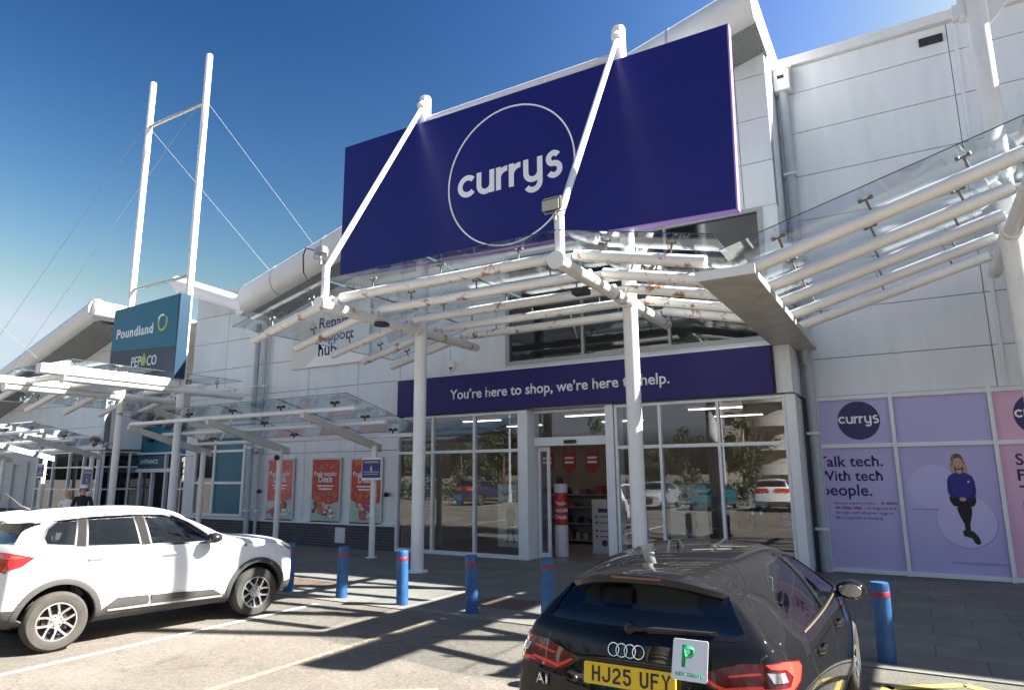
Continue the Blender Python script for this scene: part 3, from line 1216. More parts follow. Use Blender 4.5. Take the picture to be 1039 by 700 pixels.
mb.build('sign_rail', greypaint, BS)


# ------------------------------------------------------------------ canopies
def clamp_proto():
    mb = MB()
    mb.tube([(0, 0, -0.02), (0, 0, 0.16)], 0.016, 8)
    mb.bar((-0.06, 0, 0.165), (0.06, 0, 0.165), 0.028, 0.016)
    for s in (-0.06, 0.06):
        mb.lathe([(0.0, 0.15), (0.028, 0.155), (0.028, 0.19), (0.0, 0.194)], (s, 0, 0), n=10)
    me_o = mb.build('glass_clamp', [clampsteel], None)
    me = me_o.data
    bpy.data.objects.remove(me_o)
    return me


CLAMP = clamp_proto()


def put_clamp(parent, p, mesh=CLAMP, tilt=0.0):
    o = mesh_obj('glass_clamp', mesh, parent, Vector(p) - wloc(parent))
    o.rotation_euler = (0, tilt, 0)
    return o


def slab(mb, quad, t=0.014):
    """sheet of toughened glass, given by its four lower corners"""
    mb.mi = 0
    lo = [mb.V(p) for p in quad]
    hi = [mb.V(Vector(p) + Vector((0, 0, t))) for p in quad]
    mb.F(lo[::-1])
    mb.F(hi)
    mb.mi = 1
    for k in range(4):
        mb.F([lo[k], lo[(k + 1) % 4], hi[(k + 1) % 4], hi[k]])
    mb.mi = 0


def butterfly_canopy(label, xa, xb, wl, wr, slope_l, slope_r, zb, y0, y1, ys, paint, mast_top, mast_r, tie=True, group='glass canopies over the entrances', parts=3):
    """two outrigger beams on masts, tubes across them, glass on clamps; wings droop to left and right"""
    t = thing('entrance_canopy', label, 'canopy', ((xa + xb) / 2, 11.4, 0), group)
    for x in (xa, xb):
        mb = MB()
        mb.tube([(x, 11.4, 0.0), (x, 11.4, mast_top)], mast_r, 20)
        mb.lathe([(mast_r + 0.1, 0.006), (mast_r + 0.1, 0.03), (mast_r, 0.035)], (x, 11.4, 0), n=20)
        mb.tube([(x, 11.4, mast_top), (x, 11.4, mast_top + 0.03)], mast_r * 0.9, 20)
        mb.build('mast', whitemetal, t, smooth=40)
        mb = MB()
        mb.tube([(x, y0, zb), (x, y1, zb)], 0.105, 14)
        mb.tube([(x, y0 - 0.03, zb), (x, y0, zb)], 0.14, 14)
        mb.tube([(x, 11.15, zb), (x, 11.65, zb)], 0.13, 14)
        bm_ = mb.build('beam', paint, t, smooth=40)
        for y in ys:
            mb = MB()
            mb.box(x - 0.05, x + 0.05, y - 0.035, y + 0.035, zb + 0.06, zb + 0.2)
            mb.box(x - 0.14, x + 0.14, y - 0.05, y + 0.05, zb + 0.185, zb + 0.215)
            mb.build('saddle_bracket', whitemetal, bm_, bevel=0.006)
        if tie:
            mb = MB()
            mb.tube([(x, y0 + 0.12, zb), (x, y0 + 0.12, zb + 0.72)], 0.075, 12)
            mb.tube([(x, y0 + 0.12, zb + 0.70), (x, 11.38, mast_top - 0.12)], 0.057, 12)
            mb.tube([(x, 11.22, mast_top - 0.28), (x, 11.40, mast_top - 0.10)], 0.09, 10)
            mb.build('tie_rod', whitemetal, t, smooth=40)
    if tie:
        mb = MB()
        mb.tube([(xa, 11.4, mast_top - 0.55), (xb, 11.4, mast_top - 0.55)], 0.07, 12)
        mb.build('mast_strut', whitemetal, t, smooth=40)
    zr = zb + 0.2
    for i, y in enumerate(ys):
        segs = [((xa + 0.12, zr), (xb - 0.12, zr))]
        if wl:
            segs.append(((xa - 0.1 - wl, zr - slope_l * wl), (xa - 0.1, zr - 0.02)))
        if wr:
            segs.append(((xb + 0.1, zr - 0.02), (xb + 0.1 + wr, zr - slope_r * wr)))
        for (x0, z0), (x1, z1) in segs:
            mb = MB()
            r = 0.088
            mb.tube([(x0, y, z0), (x1, y, z1)], r, 14)
            rl = mb.build('cross_tube', paint, t, smooth=40)
            k = 3 if abs(x1 - x0) > 3 else 2
            for j in range(k):
                f = (j + 0.5) / k
                put_clamp(rl, (x0 + (x1 - x0) * f, y, z0 + (z1 - z0) * f + r - 0.01), tilt=-math.atan2(z1 - z0, x1 - x0))
    # glass
    zg = zr + 0.28
    ya, yb = ys[0] - 0.38, ys[-1] + 0.3
    xs_ = [xa + (xb - xa) * i / 2 for i in range(3)]
    for a, b in zip(xs_, xs_[1:]):
        mb = MB()
        slab(mb, [(a + 0.012, ya, zg), (b - 0.012, ya, zg), (b - 0.012, yb, zg), (a + 0.012, yb, zg)])
        mb.build('glass_pane', [canglass, glassedge], t)
    for w, s, x, sg in ((wl, slope_l, xa, -1), (wr, slope_r, xb, 1)):
        if not w:
            continue
        x1 = x + sg * (w + 0.3)
        mb = MB()
        slab(mb, [(x + sg * 0.012, ya, zg - 0.005), (x1, ya, zg - s * (w + 0.2)), (x1, yb, zg - s * (w + 0.2)), (x + sg * 0.012, yb, zg - 0.005)])
        mb.build('glass_pane', [canglass, glassedge], t)
    return t


YS = [8.85, 9.95, 11.02, 12.08, 13.1]
CC = butterfly_canopy('glass and rusty white tube canopy over the purple shop entrance', -9.05, -4.2, 2.2, 1.95, 0.25, 0.235, 5.05, 8.42, 13.6, YS, rust, 10.68, 0.135)
RCn = butterfly_canopy('clean glass and white tube canopy rising to the mast at right', 1.52, 4.6, 3.1, 2.2, 0.29, 0.25, 5.27, 8.42, 13.6, YS, rust2, 14.8, 0.135, tie=False)
# gusset and lug on the right mast
mb = MB()
mb.prism([(1.66, 9.35), (1.66, 8.55), (2.05, 9.02)], lambda x, z: (x, 11.41, z), lambda x, z: (x, 11.39, z))
mb.box(1.22, 1.36, 11.33, 11.47, 8.78, 9.0)
mb.box(1.30, 1.40, 11.36, 11.44, 8.72, 9.12)
mb.build('mast_gusset', whitemetal, RCn)

# box gutter between the two canopies
t = thing('box_gutter', 'wide beige box gutter between the two glass canopies above the downpipe', 'gutter', (-1.85, 11.9, 4.5))
mb = MB()
mb.box(-2.22, -1.50, 8.62, 15.1, 4.47, 4.50)
mb.box(-2.22, -2.19, 8.62, 15.1, 4.50, 4.575)
mb.box(-1.53, -1.50, 8.62, 15.1, 4.50, 4.575)
mb.box(-2.19, -1.53, 8.62, 8.66, 4.50, 4.56)
mb.build('gutter_trough', mat('gutter_paint', (0.50, 0.47, 0.42), 0.45, var=0.16, vs=2.5), t)
mb = MB()
mb.box(-2.24, -1.48, 8.58, 8.615, 4.46, 4.585)
mb.build('gutter_end', whitemetal, t)
mb = MB()
mb.tube([(-1.72, 14.9, 4.47), (-1.72, 14.9, 4.32), (-1.72, 15.0, 4.2)], 0.07, 10)
mb.build('gutter_outlet', greypaint, t, smooth=40)


def flat_canopy(label, arms, x0, x1, posts, group='low glass canopies along the pavement', dx=0.0):
    """lean-to canopy: sloping arms on posts, three tubes, clamped glass"""
    t = thing('walkway_canopy', label, 'canopy', ((x0 + x1) / 2, 12, 0), group)
    zf, zk, yf, yk = 3.30, 2.66, 10.5, 13.05
    for x in arms:
        mb = MB()
        mb.loft([[(x - 0.05, yf - 0.06, zf - 0.06), (x + 0.05, yf - 0.06, zf - 0.06), (x + 0.05, yf - 0.06, zf + 0.06), (x - 0.05, yf - 0.06, zf + 0.06)],
                 [(x - 0.05, yf + 1.2, zf - 0.30 - 0.14), (x + 0.05, yf + 1.2, zf - 0.44), (x + 0.05, yf + 1.2, zf - 0.24), (x - 0.05, yf + 1.2, zf - 0.24)],
                 [(x - 0.05, yk, zk - 0.12), (x + 0.05, yk, zk - 0.12), (x + 0.05, yk, zk + 0.06), (x - 0.05, yk, zk + 0.06)]])
        mb.build('arm', mat('cream_steel', (0.62, 0.61, 0.57), 0.4, var=0.05), t, bevel=0.008)
    for x in posts:
        mb = MB()
        mb.tube([(x, 12.75, 0), (x, 12.75, zk + 0.02)], 0.075, 14)
        mb.lathe([(0.14, 0.006), (0.14, 0.025), (0.08, 0.03)], (x, 12.75, 0), n=16)
        mb.build('post', whitemetal, t, smooth=40)
    for y in (10.56, 11.52, 12.5):
        z = zf + 0.1 - (y - yf) * (zf - zk) / (yk - yf)
        mb = MB()
        mb.tube([(x0 + 0.15, y, z), (x1 - 0.05, y, z)], 0.052, 12)
        rl = mb.build('cross_tube', whitemetal, t, smooth=40)
        k = int((x1 - x0) / 1.55)
        for j in range(k):
            put_clamp(rl, (x0 + (x1 - x0) * (j + 0.6) / k, y, z + 0.03), mesh=CLAMPD)
    zg = zf + 0.30
    n = max(1, round((x1 - x0) / 2.4))
    for j in range(n):
        a, b = x0 + (x1 - x0) * j / n + 0.01, x0 + (x1 - x0) * (j + 1) / n - 0.01
        mb = MB()
        slab(mb, [(a, 10.22, zg + 0.06), (b, 10.22, zg + 0.06), (b, 12.95, zk + 0.36), (a, 12.95, zk + 0.36)], 0.012)
        mb.build('glass_pane', [canglass, glassedge], t)
    return t


mb = MB()
mb.tube([(0, 0, -0.02), (0, 0, 0.10)], 0.02, 8)
mb.bar((-0.08, 0, 0.10), (0.08, 0, 0.10), 0.05, 0.03)
for s in (-0.08, 0.08):
    mb.lathe([(0.0, 0.08), (0.045, 0.085), (0.045, 0.14), (0.0, 0.145)], (s, 0, 0), n=10)
_o = mb.build('glass_clamp', [black], None)
CLAMPD = _o.data
bpy.data.objects.remove(_o)
flat_canopy('low glass canopy on white posts between white car and purple shop', [-11.6, -14.95, -18.35], -18.6, -10.05, [-11.52, -14.95, -18.3])
flat_canopy('low glass canopy at the far left edge beyond the teal entrance', [-24.4, -27.6, -30.8], -33.5, -23.2, [-24.4, -27.6, -30.8])

# ------------------------------------------------------------------ the discount store on the left
D = thing('discount_store', 'grey gabled retail unit with a teal entrance bay on the left', 'store', (-28, 14.1, 0))


def gab(x):
    return 8.0 + 0.31 * (x + 25.5)


mb = MB()
panels(mb, [-41, -38.6, -36.2, -33.8, -31.4, -29.4, -27.9, -26.4], [2.95, 3.85, 4.8, 5.8, 6.8, 7.8, 8.4], 14.1, top=lambda x: gab(x) - 0.55)
mb.build('front_wall', [clad, gap], D)
mb = MB()
mb.box(-41, -26.42, 14.06, 14.3, 0, 0.7)
mb.build('brick_plinth', bricks, D)
mb = MB()
verge_tube(mb, -42, -25.4, gab, 12.9, 0.40, 0.34)
mb.build('roof_verge', whitemetal, D, smooth=50)
mb = MB()
mb.tube([(-25.5, 12.7, 8.03), (-25.5, 20, 8.03)], 0.36, 16)
mb.build('eaves_bullnose', whitemetal, D, smooth=50)
mb = MB()
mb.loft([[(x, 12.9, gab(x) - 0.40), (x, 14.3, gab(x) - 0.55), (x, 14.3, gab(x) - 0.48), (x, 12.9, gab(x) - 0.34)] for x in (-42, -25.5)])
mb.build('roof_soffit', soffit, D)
mb = MB()
mb.loft([[(x, 12.9, gab(x) + 0.3), (x, 40, gab(x) + 0.3), (x, 40, gab(x) + 0.38), (x, 12.9, gab(x) + 0.38)] for x in (-42, -25.5)])
mb.build('roof', greypaint, D)
# recessed tower bay
mb = MB()
mb.box(-29.5, -20.9, 15.75, 15.9, 3.9, 7.9)
mb.build('tower_back_wall', beige, D)
mb = MB()
mb.box(-26.6, -26.4, 14.31, 15.75, 2.95, 7.6)
mb.build('tower_side_wall', clad, D)
mb = MB()
mb.box(-29.4, -21.2, 15.62, 15.74, 2.80, 3.88)
mb.build('teal_band', teal, D)
# windows of the left wing
WXs = [-31.0, -29.75, -28.55, -27.5, -26.5]
mb = MB()
for x in WXs:
    mb.box(x - 0.035, x + 0.035, 14.04, 14.16, 0.72, 2.93)
for a, b in zip(WXs, WXs[1:]):
    for z in (0.75, 1.5, 2.33, 2.9):
        mb.box(a + 0.035, b - 0.035, 14.05, 14.15, z - 0.03, z + 0.03)
wf = mb.build('window_frame', frame, D)
for a, b in zip(WXs, WXs[1:]):
    for z0, z1 in ((0.78, 1.47), (1.53, 2.30), (2.36, 2.87)):
        pane(a + 0.035, b - 0.035, 14.1, z0, z1, wf)
mb = MB()
mb.box(-36, -31.0, 14.1, 14.2, 0, 2.95)
for x in (-35.4, -34.2, -33.0, -31.8):
    mb.box(x - 0.04, x + 0.04, 14.03, 14.1, 0.02, 2.6)
for a in (-35.4, -33.0):
    mb.box(a + 0.04, a + 1.16, 14.04, 14.1, 2.5, 2.6)
mb.build('service_door', greypaint, D)
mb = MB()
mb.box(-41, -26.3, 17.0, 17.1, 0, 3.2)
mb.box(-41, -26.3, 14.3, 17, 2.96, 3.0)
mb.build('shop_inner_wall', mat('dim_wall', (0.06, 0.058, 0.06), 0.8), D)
# side return glazing of the entrance bay
mb = MB()
for y in (14.2, 14.7, 15.2, 15.65):
    mb.box(-26.44, -26.36, y - 0.03, y + 0.03, 0.02, 2.93)
for z in (0.06, 1.5, 2.33, 2.9):
    mb.box(-26.43, -26.37, 14.23, 15.62, z - 0.03, z + 0.03)
rf = mb.build('return_frame', frame, D)
for a, b in ((14.23, 14.67), (14.73, 15.17), (15.23, 15.62)):
    mb = MB()
    mb.poly([(-26.4, a, 0.08), (-26.4, b, 0.08), (-26.4, b, 2.88), (-26.4, a, 2.88)])
    mb.build('glass_pane', darkglass, rf)
# entrance doors
EX = [-26.95, -26.15, -25.35, -24.5, -23.75]
mb = MB()
for x in EX:
    mb.box(x - 0.05, x + 0.05, 15.5, 15.62, 0.01, 2.12)
mb.box(-27.0, -23.7, 15.48, 15.62, 2.12, 2.26)
mb.box(-27.0, -26.93, 15.48, 15.61, 2.26, 2.86)
mb.box(-24.55, -24.48, 15.48, 15.61, 2.26, 2.86)
mb.box(-27.0, -23.7, 15.47, 15.62, 2.80, 2.87)
for x in (-29.2, -28.3, -23.7, -22.6, -21.5):
    mb.box(x - 0.04, x + 0.04, 15.5, 15.6, 0.01, 2.8)
for z in (0.06, 1.5, 2.75):
    mb.box(-23.66, -21.3, 15.52, 15.58, z - 0.03, z + 0.03)
ef = mb.build('entrance_frame', frame, D)
pane(-26.9, -26.2, 15.55, 0.02, 2.12, ef)
pane(-26.1, -25.4, 15.55, 0.02, 2.12, ef)
pane(-23.66, -22.64, 15.55, 0.09, 2.72, ef)
pane(-22.56, -21.54, 15.55, 0.09, 2.72, ef)
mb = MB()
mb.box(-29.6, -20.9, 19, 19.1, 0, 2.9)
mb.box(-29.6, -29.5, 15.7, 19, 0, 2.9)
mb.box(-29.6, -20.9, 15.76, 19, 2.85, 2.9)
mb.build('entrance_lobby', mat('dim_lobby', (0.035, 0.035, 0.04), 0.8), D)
# window of the wing beside the entrance, half filled with a teal panel
mb = MB()
for x in (-20.5, -19.5, -18.05):
    mb.box(x - 0.045, x + 0.045, 13.98, 14.09, 0.72, 3.3)
for a, b in ((-20.5, -19.5), (-19.5, -18.05)):
    for z in (0.76, 1.75, 2.75, 3.2):
        mb.box(a + 0.045, b - 0.045, 14.0, 14.085, z - 0.04, z + 0.04)
wf2 = mb.build('window_frame', frame, D)
for z0, z1 in ((0.8, 1.71), (1.79, 2.71), (2.79, 3.16)):
    mb = MB()
    mb.box(-19.455, -18.095, 14.03, 14.07, z0, z1)
    mb.build('teal_panel', teal, wf2)
    mb = MB()
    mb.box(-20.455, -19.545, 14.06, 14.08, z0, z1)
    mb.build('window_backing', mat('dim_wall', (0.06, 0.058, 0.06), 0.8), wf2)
    pane(-20.455, -19.545, 14.04, z0, z1, wf2)

t = thing('entrance_sign', 'teal board lettered ENTRANCE above the left doors', 'sign', (-25.7, 15.56, 2.3))
mb = MB()
mb.box(-26.9, -24.58, 15.53, 15.61, 2.29, 2.77)
mb.build('sign_board', mat('entrance_teal', (0.008, 0.085, 0.14), 0.45), t)
text_on('ENTRANCE', lambda u, v, d: (u, 15.529 - d, v), letter, t, width=1.15, at=(-26.2, 2.45), bold=0.02, thick=0.004)

# tower sign between the tall masts
PS = thing('tower_sign', 'tall teal and slate sign hung between two masts', 'sign', (-19.1, 11.1, 4.7))
mb = MB()
mb.prism([(-20.66, 5.68), (-17.44, 5.55), (-17.44, 7.06), (-20.66, 6.98)], lambda x, z: (x, 11.12, z), lambda x, z: (x, 11.0, z))
mb.build('upper_panel', teal, PS)
mb = MB()
mb.prism([(-20.66, 4.98), (-17.44, 4.66), (-17.44, 5.545), (-20.66, 5.675)], lambda x, z: (x, 11.12, z), lambda x, z: (x, 11.0, z))
mb.build('lower_panel', tealdark, PS)
mb = MB()
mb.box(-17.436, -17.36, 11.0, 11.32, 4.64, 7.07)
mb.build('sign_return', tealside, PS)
mb = MB()
mb.box(-20.66, -17.44, 11.125, 11.30, 5.0, 6.95)
mb.build('sign_back', greypaint, PS)
TF = lambda u, v, d: (u, 10.9985 - d, v)
text_on('Poundland', TF, letter, PS, width=1.86, at=(-20.42, 6.06), bold=0.028, spacing=1.09, thick=0.006, name='name_lettering')
mb = MB()
ribbon(mb, circ(-18.12, 6.32, 0.20, 0.235, n=26, a0=115, a1=400), 0.07, lambda u, v: TF(u, v, 0.0005), lambda u, v: TF(u, v, 0.006))
mb.build('logo_swirl', yellowgreen, PS)
mb = MB()
ribbon(mb, circ(-18.16, 6.30, 0.20, 0.235, n=14, a0=60, a1=150), 0.05, lambda u, v: TF(u, v, 0.0005), lambda u, v: TF(u, v, 0.008))
mb.build('logo_swirl', letter, PS)
text_on('PEP', TF, letter, PS, width=0.50, height=0.30, at=(-19.50, 5.12), bold=0.012, thick=0.006, name='name_lettering')
text_on('CO', TF, letter, PS, width=0.47, height=0.30, at=(-18.72, 5.10), bold=0.012, thick=0.006, name='name_lettering')
mb = MB()
mb.xz([(-18.97, 5.12), (-18.84, 5.10), (-18.76, 5.22), (-18.79, 5.36), (-18.86, 5.44), (-18.88, 5.52), (-18.92, 5.42), (-19.0, 5.32), (-19.02, 5.2)], 10.993, 10.998)
mb.build('logo_leaf', yellowgreen, PS)
text_on('clothing and home', TF, yellowgreen, PS, width=0.98, at=(-19.46, 4.955), bold=0.005, thick=0.004, name='strap_line')

PC = butterfly_canopy('glass canopy with high white masts under the teal tower sign', -20.55, -17.6, 2.3, 0, 0.25, 0.25, 4.35, 8.3, 13.4, YS, whitemetal, 14.83, 0.10, tie=False)
for z, r in ((13.25, 0.055), (7.72, 0.045)):
    mb = MB()
    mb.tube([(-20.55, 11.4, z), (-17.6, 11.4, z)], r, 10)
    mb.build('mast_strut', steel, PC, smooth=40)
for p, q in (((-20.6, 11.3, 13.25), (-31.5, 11.4, 5.5)), ((-20.5, 11.35, 13.25), (-15.4, 13.2, 7.2)),
             ((-17.7, 11.3, 13.25), (-23.6, 9.6, 5.1)), ((-17.5, 11.35, 13.25), (-13.9, 12.8, 8.2)),
             ((-25.6, 11.2, 6.0), (-33, 11.2, 9.6))):
    mb = MB()
    mb.tube([p, q], 0.0065, 6)
    mb.build('stay_cable', mat('cable', (0.30, 0.32, 0.35), 0.5), PC)
mb = MB()
mb.box(-17.75, -17.45, 7.75, 11.25, 4.40, 4.64)
mb.build('fascia_beam', whitemetal, PC, bevel=0.02)
mb = MB()
mb.box(-20.7, -20.4, 7.75, 11.25, 4.42, 4.62)
mb.build('fascia_beam', whitemetal, PC, bevel=0.02)

# right hand tower corner and the long neighbour that throws the shade
N = thing('corner_tower', 'stained cream return wall under a bull-nosed edge at top right', 'building', (2.4, 13.5, 0))
mb = MB()
mb.tube([(2.6, 9.0, 8.1), (2.6, 15.1, 8.1)], 0.28, 16)
mb.build('eaves_bullnose', beige, N, smooth=50)
mb = MB()
mb.box(2.36, 2.5, 13.6, 15.2, 3.6, 8.0)
mb.build('side_wall', beige, N)
NB = thing('retail_unit', 'long grey retail unit with overhanging roof beyond the right edge', 'store', (22, 15, 0))
mb = MB()
panels(mb, [8.4 + 2.5 * i for i in range(13)], [0.0, 3.5, 4.5, 5.5, 6.5, 7.5, 8.5, 9.5], 14.1)
mb.build('front_wall', [clad, gap], NB)
mb = MB()
verge_tube(mb, 8.4, 38, lambda x: 9.75, 12.9)
mb.build('roof_verge', roofmetal, NB, smooth=50)
mb = MB()
mb.box(8.4, 38, 12.95, 40, 9.5, 9.6)
mb.build('roof', greypaint, NB)

# ------------------------------------------------------------------ cars
def lerp_tab(tab, x):
    if x <= tab[0][0]:
        return tab[0][1]
    for (x0, y0), (x1, y1) in zip(tab, tab[1:]):
        if x <= x1:
            f = (x - x0) / (x1 - x0)
            return y0 + (y1 - y0) * f
    return tab[-1][1]


def car_surface(sp, level=3):
    """body skin as a subdivided cage of cross-sections; x forward, y left, z up"""
    bm = bmesh.new()
    xs = sp['stations']
    xmin, xmax = xs[0], xs[-1]
    T = lambda k, x: lerp_tab(sp[k], x)
    rings = []
    for x in xs:
        zt, wm, zb = T('top', x), T('wmax', x), T('bottom', x)
        bz, bw = T('belt_z', x), T('belt_w', x)
        rz, rw = T('roof_z', x), T('roof_w', x)
        prof = [(0.55 * wm, zb), (0.93 * wm, zb + 0.03), (wm * sp.get('low', 0.985), T('low_z', x)), (wm, T('mid_z', x)), (bw + 0.012, bz - 0.05), (bw - 0.022, bz + 0.02),
                (rw, rz), (rw * 0.52, zt - sp.get('crown', 0.02) * 0.5)]
        wr = max(0.0, 1 - (x - xmin) / 1.1) ** 1.6
        wf = max(0.0, 1 - (xmax - x) / 1.1) ** 1.6

        def X(y, z, plan=True):
            xx = x + wr * (lerp_tab(sp['tail'], z) - xmin) + wf * (lerp_tab(sp['nose'], z) - xmax)
            f = abs(y) / max(0.2, wm)
            xx += wr * sp.get('tail_round', 0.12) * f ** 2.6
            xx -= wf * sp.get('nose_round', 0.30) * f ** 2.2
            return xx
        L = [bm.verts.new((X(y, z), y, z)) for y, z in prof]
        Rr = [bm.verts.new((X(y, z), -y, z)) for y, z in prof]
        cb = bm.verts.new((X(0, zb), 0, zb))
        ct = bm.verts.new((X(0, zt), 0, zt))
        rings.append((L, Rr, cb, ct))
    for (L0, R0, b0, t0), (L1, R1, b1, t1) in zip(rings, rings[1:]):
        for k in range(7):
            bm.faces.new([L0[k], L0[k + 1], L1[k + 1], L1[k]])
            bm.faces.new([R0[k], R1[k], R1[k + 1], R0[k + 1]])
        bm.faces.new([L0[7], t0, t1, L1[7]])
        bm.faces.new([R0[7], R1[7], t1, t0])
        bm.faces.new([L0[0], L1[0], b1, b0])
        bm.faces.new([R0[0], b0, b1, R1[0]])
    for ring, key in ((rings[0], 'tail'), (rings[-1], 'nose')):
        L, Rr, cb, ct = ring
        cen = [cb]
        for k in range(1, 7):
            z = L[k].co.z
            cen.append(bm.verts.new((lerp_tab(sp[key], z), 0, z + (0.0 if k < 6 else 0.0))))
        cen.append(ct)
        for k in range(7):
            bm.faces.new([L[k], cen[k], cen[k + 1], L[k + 1]])
            bm.faces.new([Rr[k], Rr[k + 1], cen[k + 1], cen[k]])
    bmesh.ops.recalc_face_normals(bm, faces=bm.faces[:])
    me = bpy.data.meshes.new('cage')
    bm.to_mesh(me)
    bm.free()
    o = mesh_obj('cage', me)
    md = o.modifiers.new('s', 'SUBSURF')
    md.levels = md.render_levels = level
    md.subdivision_type = 'CATMULL_CLARK'
    dg = bpy.context.evaluated_depsgraph_get()
    me2 = bpy.data.meshes.new_from_object(o.evaluated_get(dg))
    bpy.data.objects.remove(o)
    return me2


def bool_op(me, cutters, op='DIFFERENCE'):
    o = mesh_obj('work', me)
    tmp = []
    for c in cutters:
        co = mesh_obj('cut', c)
        tmp.append(co)
        md = o.modifiers.new('b', 'BOOLEAN')
        md.operation = op
        md.object = co
        md.solver = 'EXACT'
    dg = bpy.context.evaluated_depsgraph_get()
    r = bpy.data.meshes.new_from_object(o.evaluated_get(dg))
    bpy.data.objects.remove(o)
    for c in tmp:
        bpy.data.objects.remove(c)
    return r


def raw(mb):
    bmesh.ops.recalc_face_normals(mb.bm, faces=mb.bm.faces[:])
    me = bpy.data.meshes.new('c')
    mb.bm.to_mesh(me)
    mb.bm.free()
    return me


class Skin:
    """puts flat outlines onto the curved body"""

    def __init__(s, me):
        bm = bmesh.new()
        bm.from_mesh(me)
        s.tree = BVHTree.FromBMesh(bm)
        bm.free()

    def cast(s, mode, a, b):
        if mode == 'L':
            o, d = Vector((a, 3, b)), Vector((0, -1, 0))
        elif mode == 'R':
            o, d = Vector((a, -3, b)), Vector((0, 1, 0))
        elif mode in 'PQ':           # polar: a = degrees round from straight behind, towards the left (P) or right (Q)
            sg = 1 if mode == 'P' else -1
            d = Vector((math.cos(R(a)), -sg * math.sin(R(a)), 0))
            o = Vector((-1.35, sg * 0.25, b)) - d * 2.0
        elif mode == 'T':
            o, d = Vector((a, b, 4)), Vector((0, 0, -1))
        elif mode == 'B':
            o, d = Vector((-5, a, b)), Vector((1, 0, 0))
        else:
            o, d = Vector((5, a, b)), Vector((-1, 0, 0))
        h = s.tree.ray_cast(o, d)
        if h[0] is None:
            h = s.tree.find_nearest(o + d * 2.2)
        n = h[1]
        if n.dot(d) > 0:
            n = -n
        return h[0], n

    def patch(s, name, mode, pts, m, parent, off=0.002, seg=0.035, skirt=0.0, mirror=False, side=1):
        if mirror:
            s.patch(name, mode, pts, m, parent, off, seg, skirt, False, -1)
        bm = bmesh.new()
        for sg in (side,):
            P = []
            md = mode
            for (a0, b0), (a1, b1) in zip(pts, pts[1:] + pts[:1]):
                k = max(1, int(math.hypot(a1 - a0, (b1 - b0) * (40 if mode in 'PQ' else 1)) / seg))
                for i in range(k):
                    P.append((a0 + (a1 - a0) * i / k, b0 + (b1 - b0) * i / k))
            if sg < 0:
                md = {'L': 'R', 'R': 'L'}.get(mode, mode)
                if mode in 'BF':
                    P = [(-a, b) for a, b in P]
                if mode == 'T':
                    P = [(a, -b) for a, b in P]
            q_ = 40 if mode in 'PQ' else 1
            t = bmesh.new()
            f = t.faces.new([t.verts.new((a, b * q_, 0)) for a, b in P])
            f.normal_update()
            bmesh.ops.triangulate(t, faces=[f], quad_method='BEAUTY', ngon_method='EAR_CLIP')
            for _ in range(5):
                inner = [e for e in t.edges if not e.is_boundary and e.calc_length() > seg * 1.5]
                if not inner:
                    break
                bmesh.ops.subdivide_edges(t, edges=inner, cuts=1)
                bmesh.ops.triangulate(t, faces=t.faces[:])
                bmesh.ops.beautify_fill(t, faces=t.faces[:], edges=[e for e in t.edges if not e.is_boundary])
            vm = {}
            for v in t.verts:
                p, n = s.cast(md, v.co.x, v.co.y / q_)
                vm[v] = bm.verts.new(p + n * off)
            for f in t.faces:
                try:
                    bm.faces.new([vm[v] for v in f.verts])
                except ValueError:
                    pass
            t.free()
        bmesh.ops.recalc_face_normals(bm, faces=bm.faces[:])
        for f in bm.faces:
            c = f.calc_center_median()
            p, n, _, _ = s.tree.find_nearest(c)
            if n.dot(f.normal) < 0:
                f.normal_flip()
        if skirt:
            bd = [e for e in bm.edges if e.is_boundary]
            r = bmesh.ops.extrude_edge_only(bm, edges=bd)
            for v in [g_ for g_ in r['geom'] if isinstance(g_, bmesh.types.BMVert)]:
                p, n, _, _ = s.tree.find_nearest(v.co)
                v.co = p - n * skirt
        me = bpy.data.meshes.new(name)
        bm.to_mesh(me)
        bm.free()
        me.materials.append(m)
        for p in me.polygons:
            p.use_smooth = True
        me.set_sharp_from_angle(angle=R(40))
        return mesh_obj(name, me, parent)

    def seam(s, name, mode, path, m, parent, w=0.007, off=0.0012, mirror=False, closed=False, side=1):
        if mirror:
            s.seam(name, mode, path, m, parent, w, off, False, closed, -1)
        bm = bmesh.new()
        for sg in (side,):
            md = mode if sg > 0 else {'L': 'R', 'R': 'L'}.get(mode, mode)
            P = []
            pp = path + path[:1] if closed else path
            for (a0, b0), (a1, b1) in zip(pp, pp[1:]):
                k = max(1, int(math.hypot(a1 - a0, b1 - b0) / 0.03))
                P += [(a0 + (a1 - a0) * i / k, b0 + (b1 - b0) * i / k) for i in range(k)]
            P.append(pp[-1])
            if sg < 0 and mode in 'BF':
                P = [(-a, b) for a, b in P]
            if sg < 0 and mode == 'T':
                P = [(a, -b) for a, b in P]
            H = [s.cast(md, *q) for q in P]
            prev = None
            for i in range(len(H)):
                d = (H[min(i + 1, len(H) - 1)][0] - H[max(i - 1, 0)][0])
                sd = d.cross(H[i][1])
                if sd.length < 1e-6:
                    continue
                sd = sd.normalized() * w / 2
                c = H[i][0] + H[i][1] * off
                cur = (bm.verts.new(c + sd), bm.verts.new(c - sd))
                if prev:
                    bm.faces.new([prev[0], prev[1], cur[1], cur[0]])
                prev = cur
        me = bpy.data.meshes.new(name)
        bm.to_mesh(me)
        bm.free()
        me.materials.append(m)
        return mesh_obj(name, me, parent)


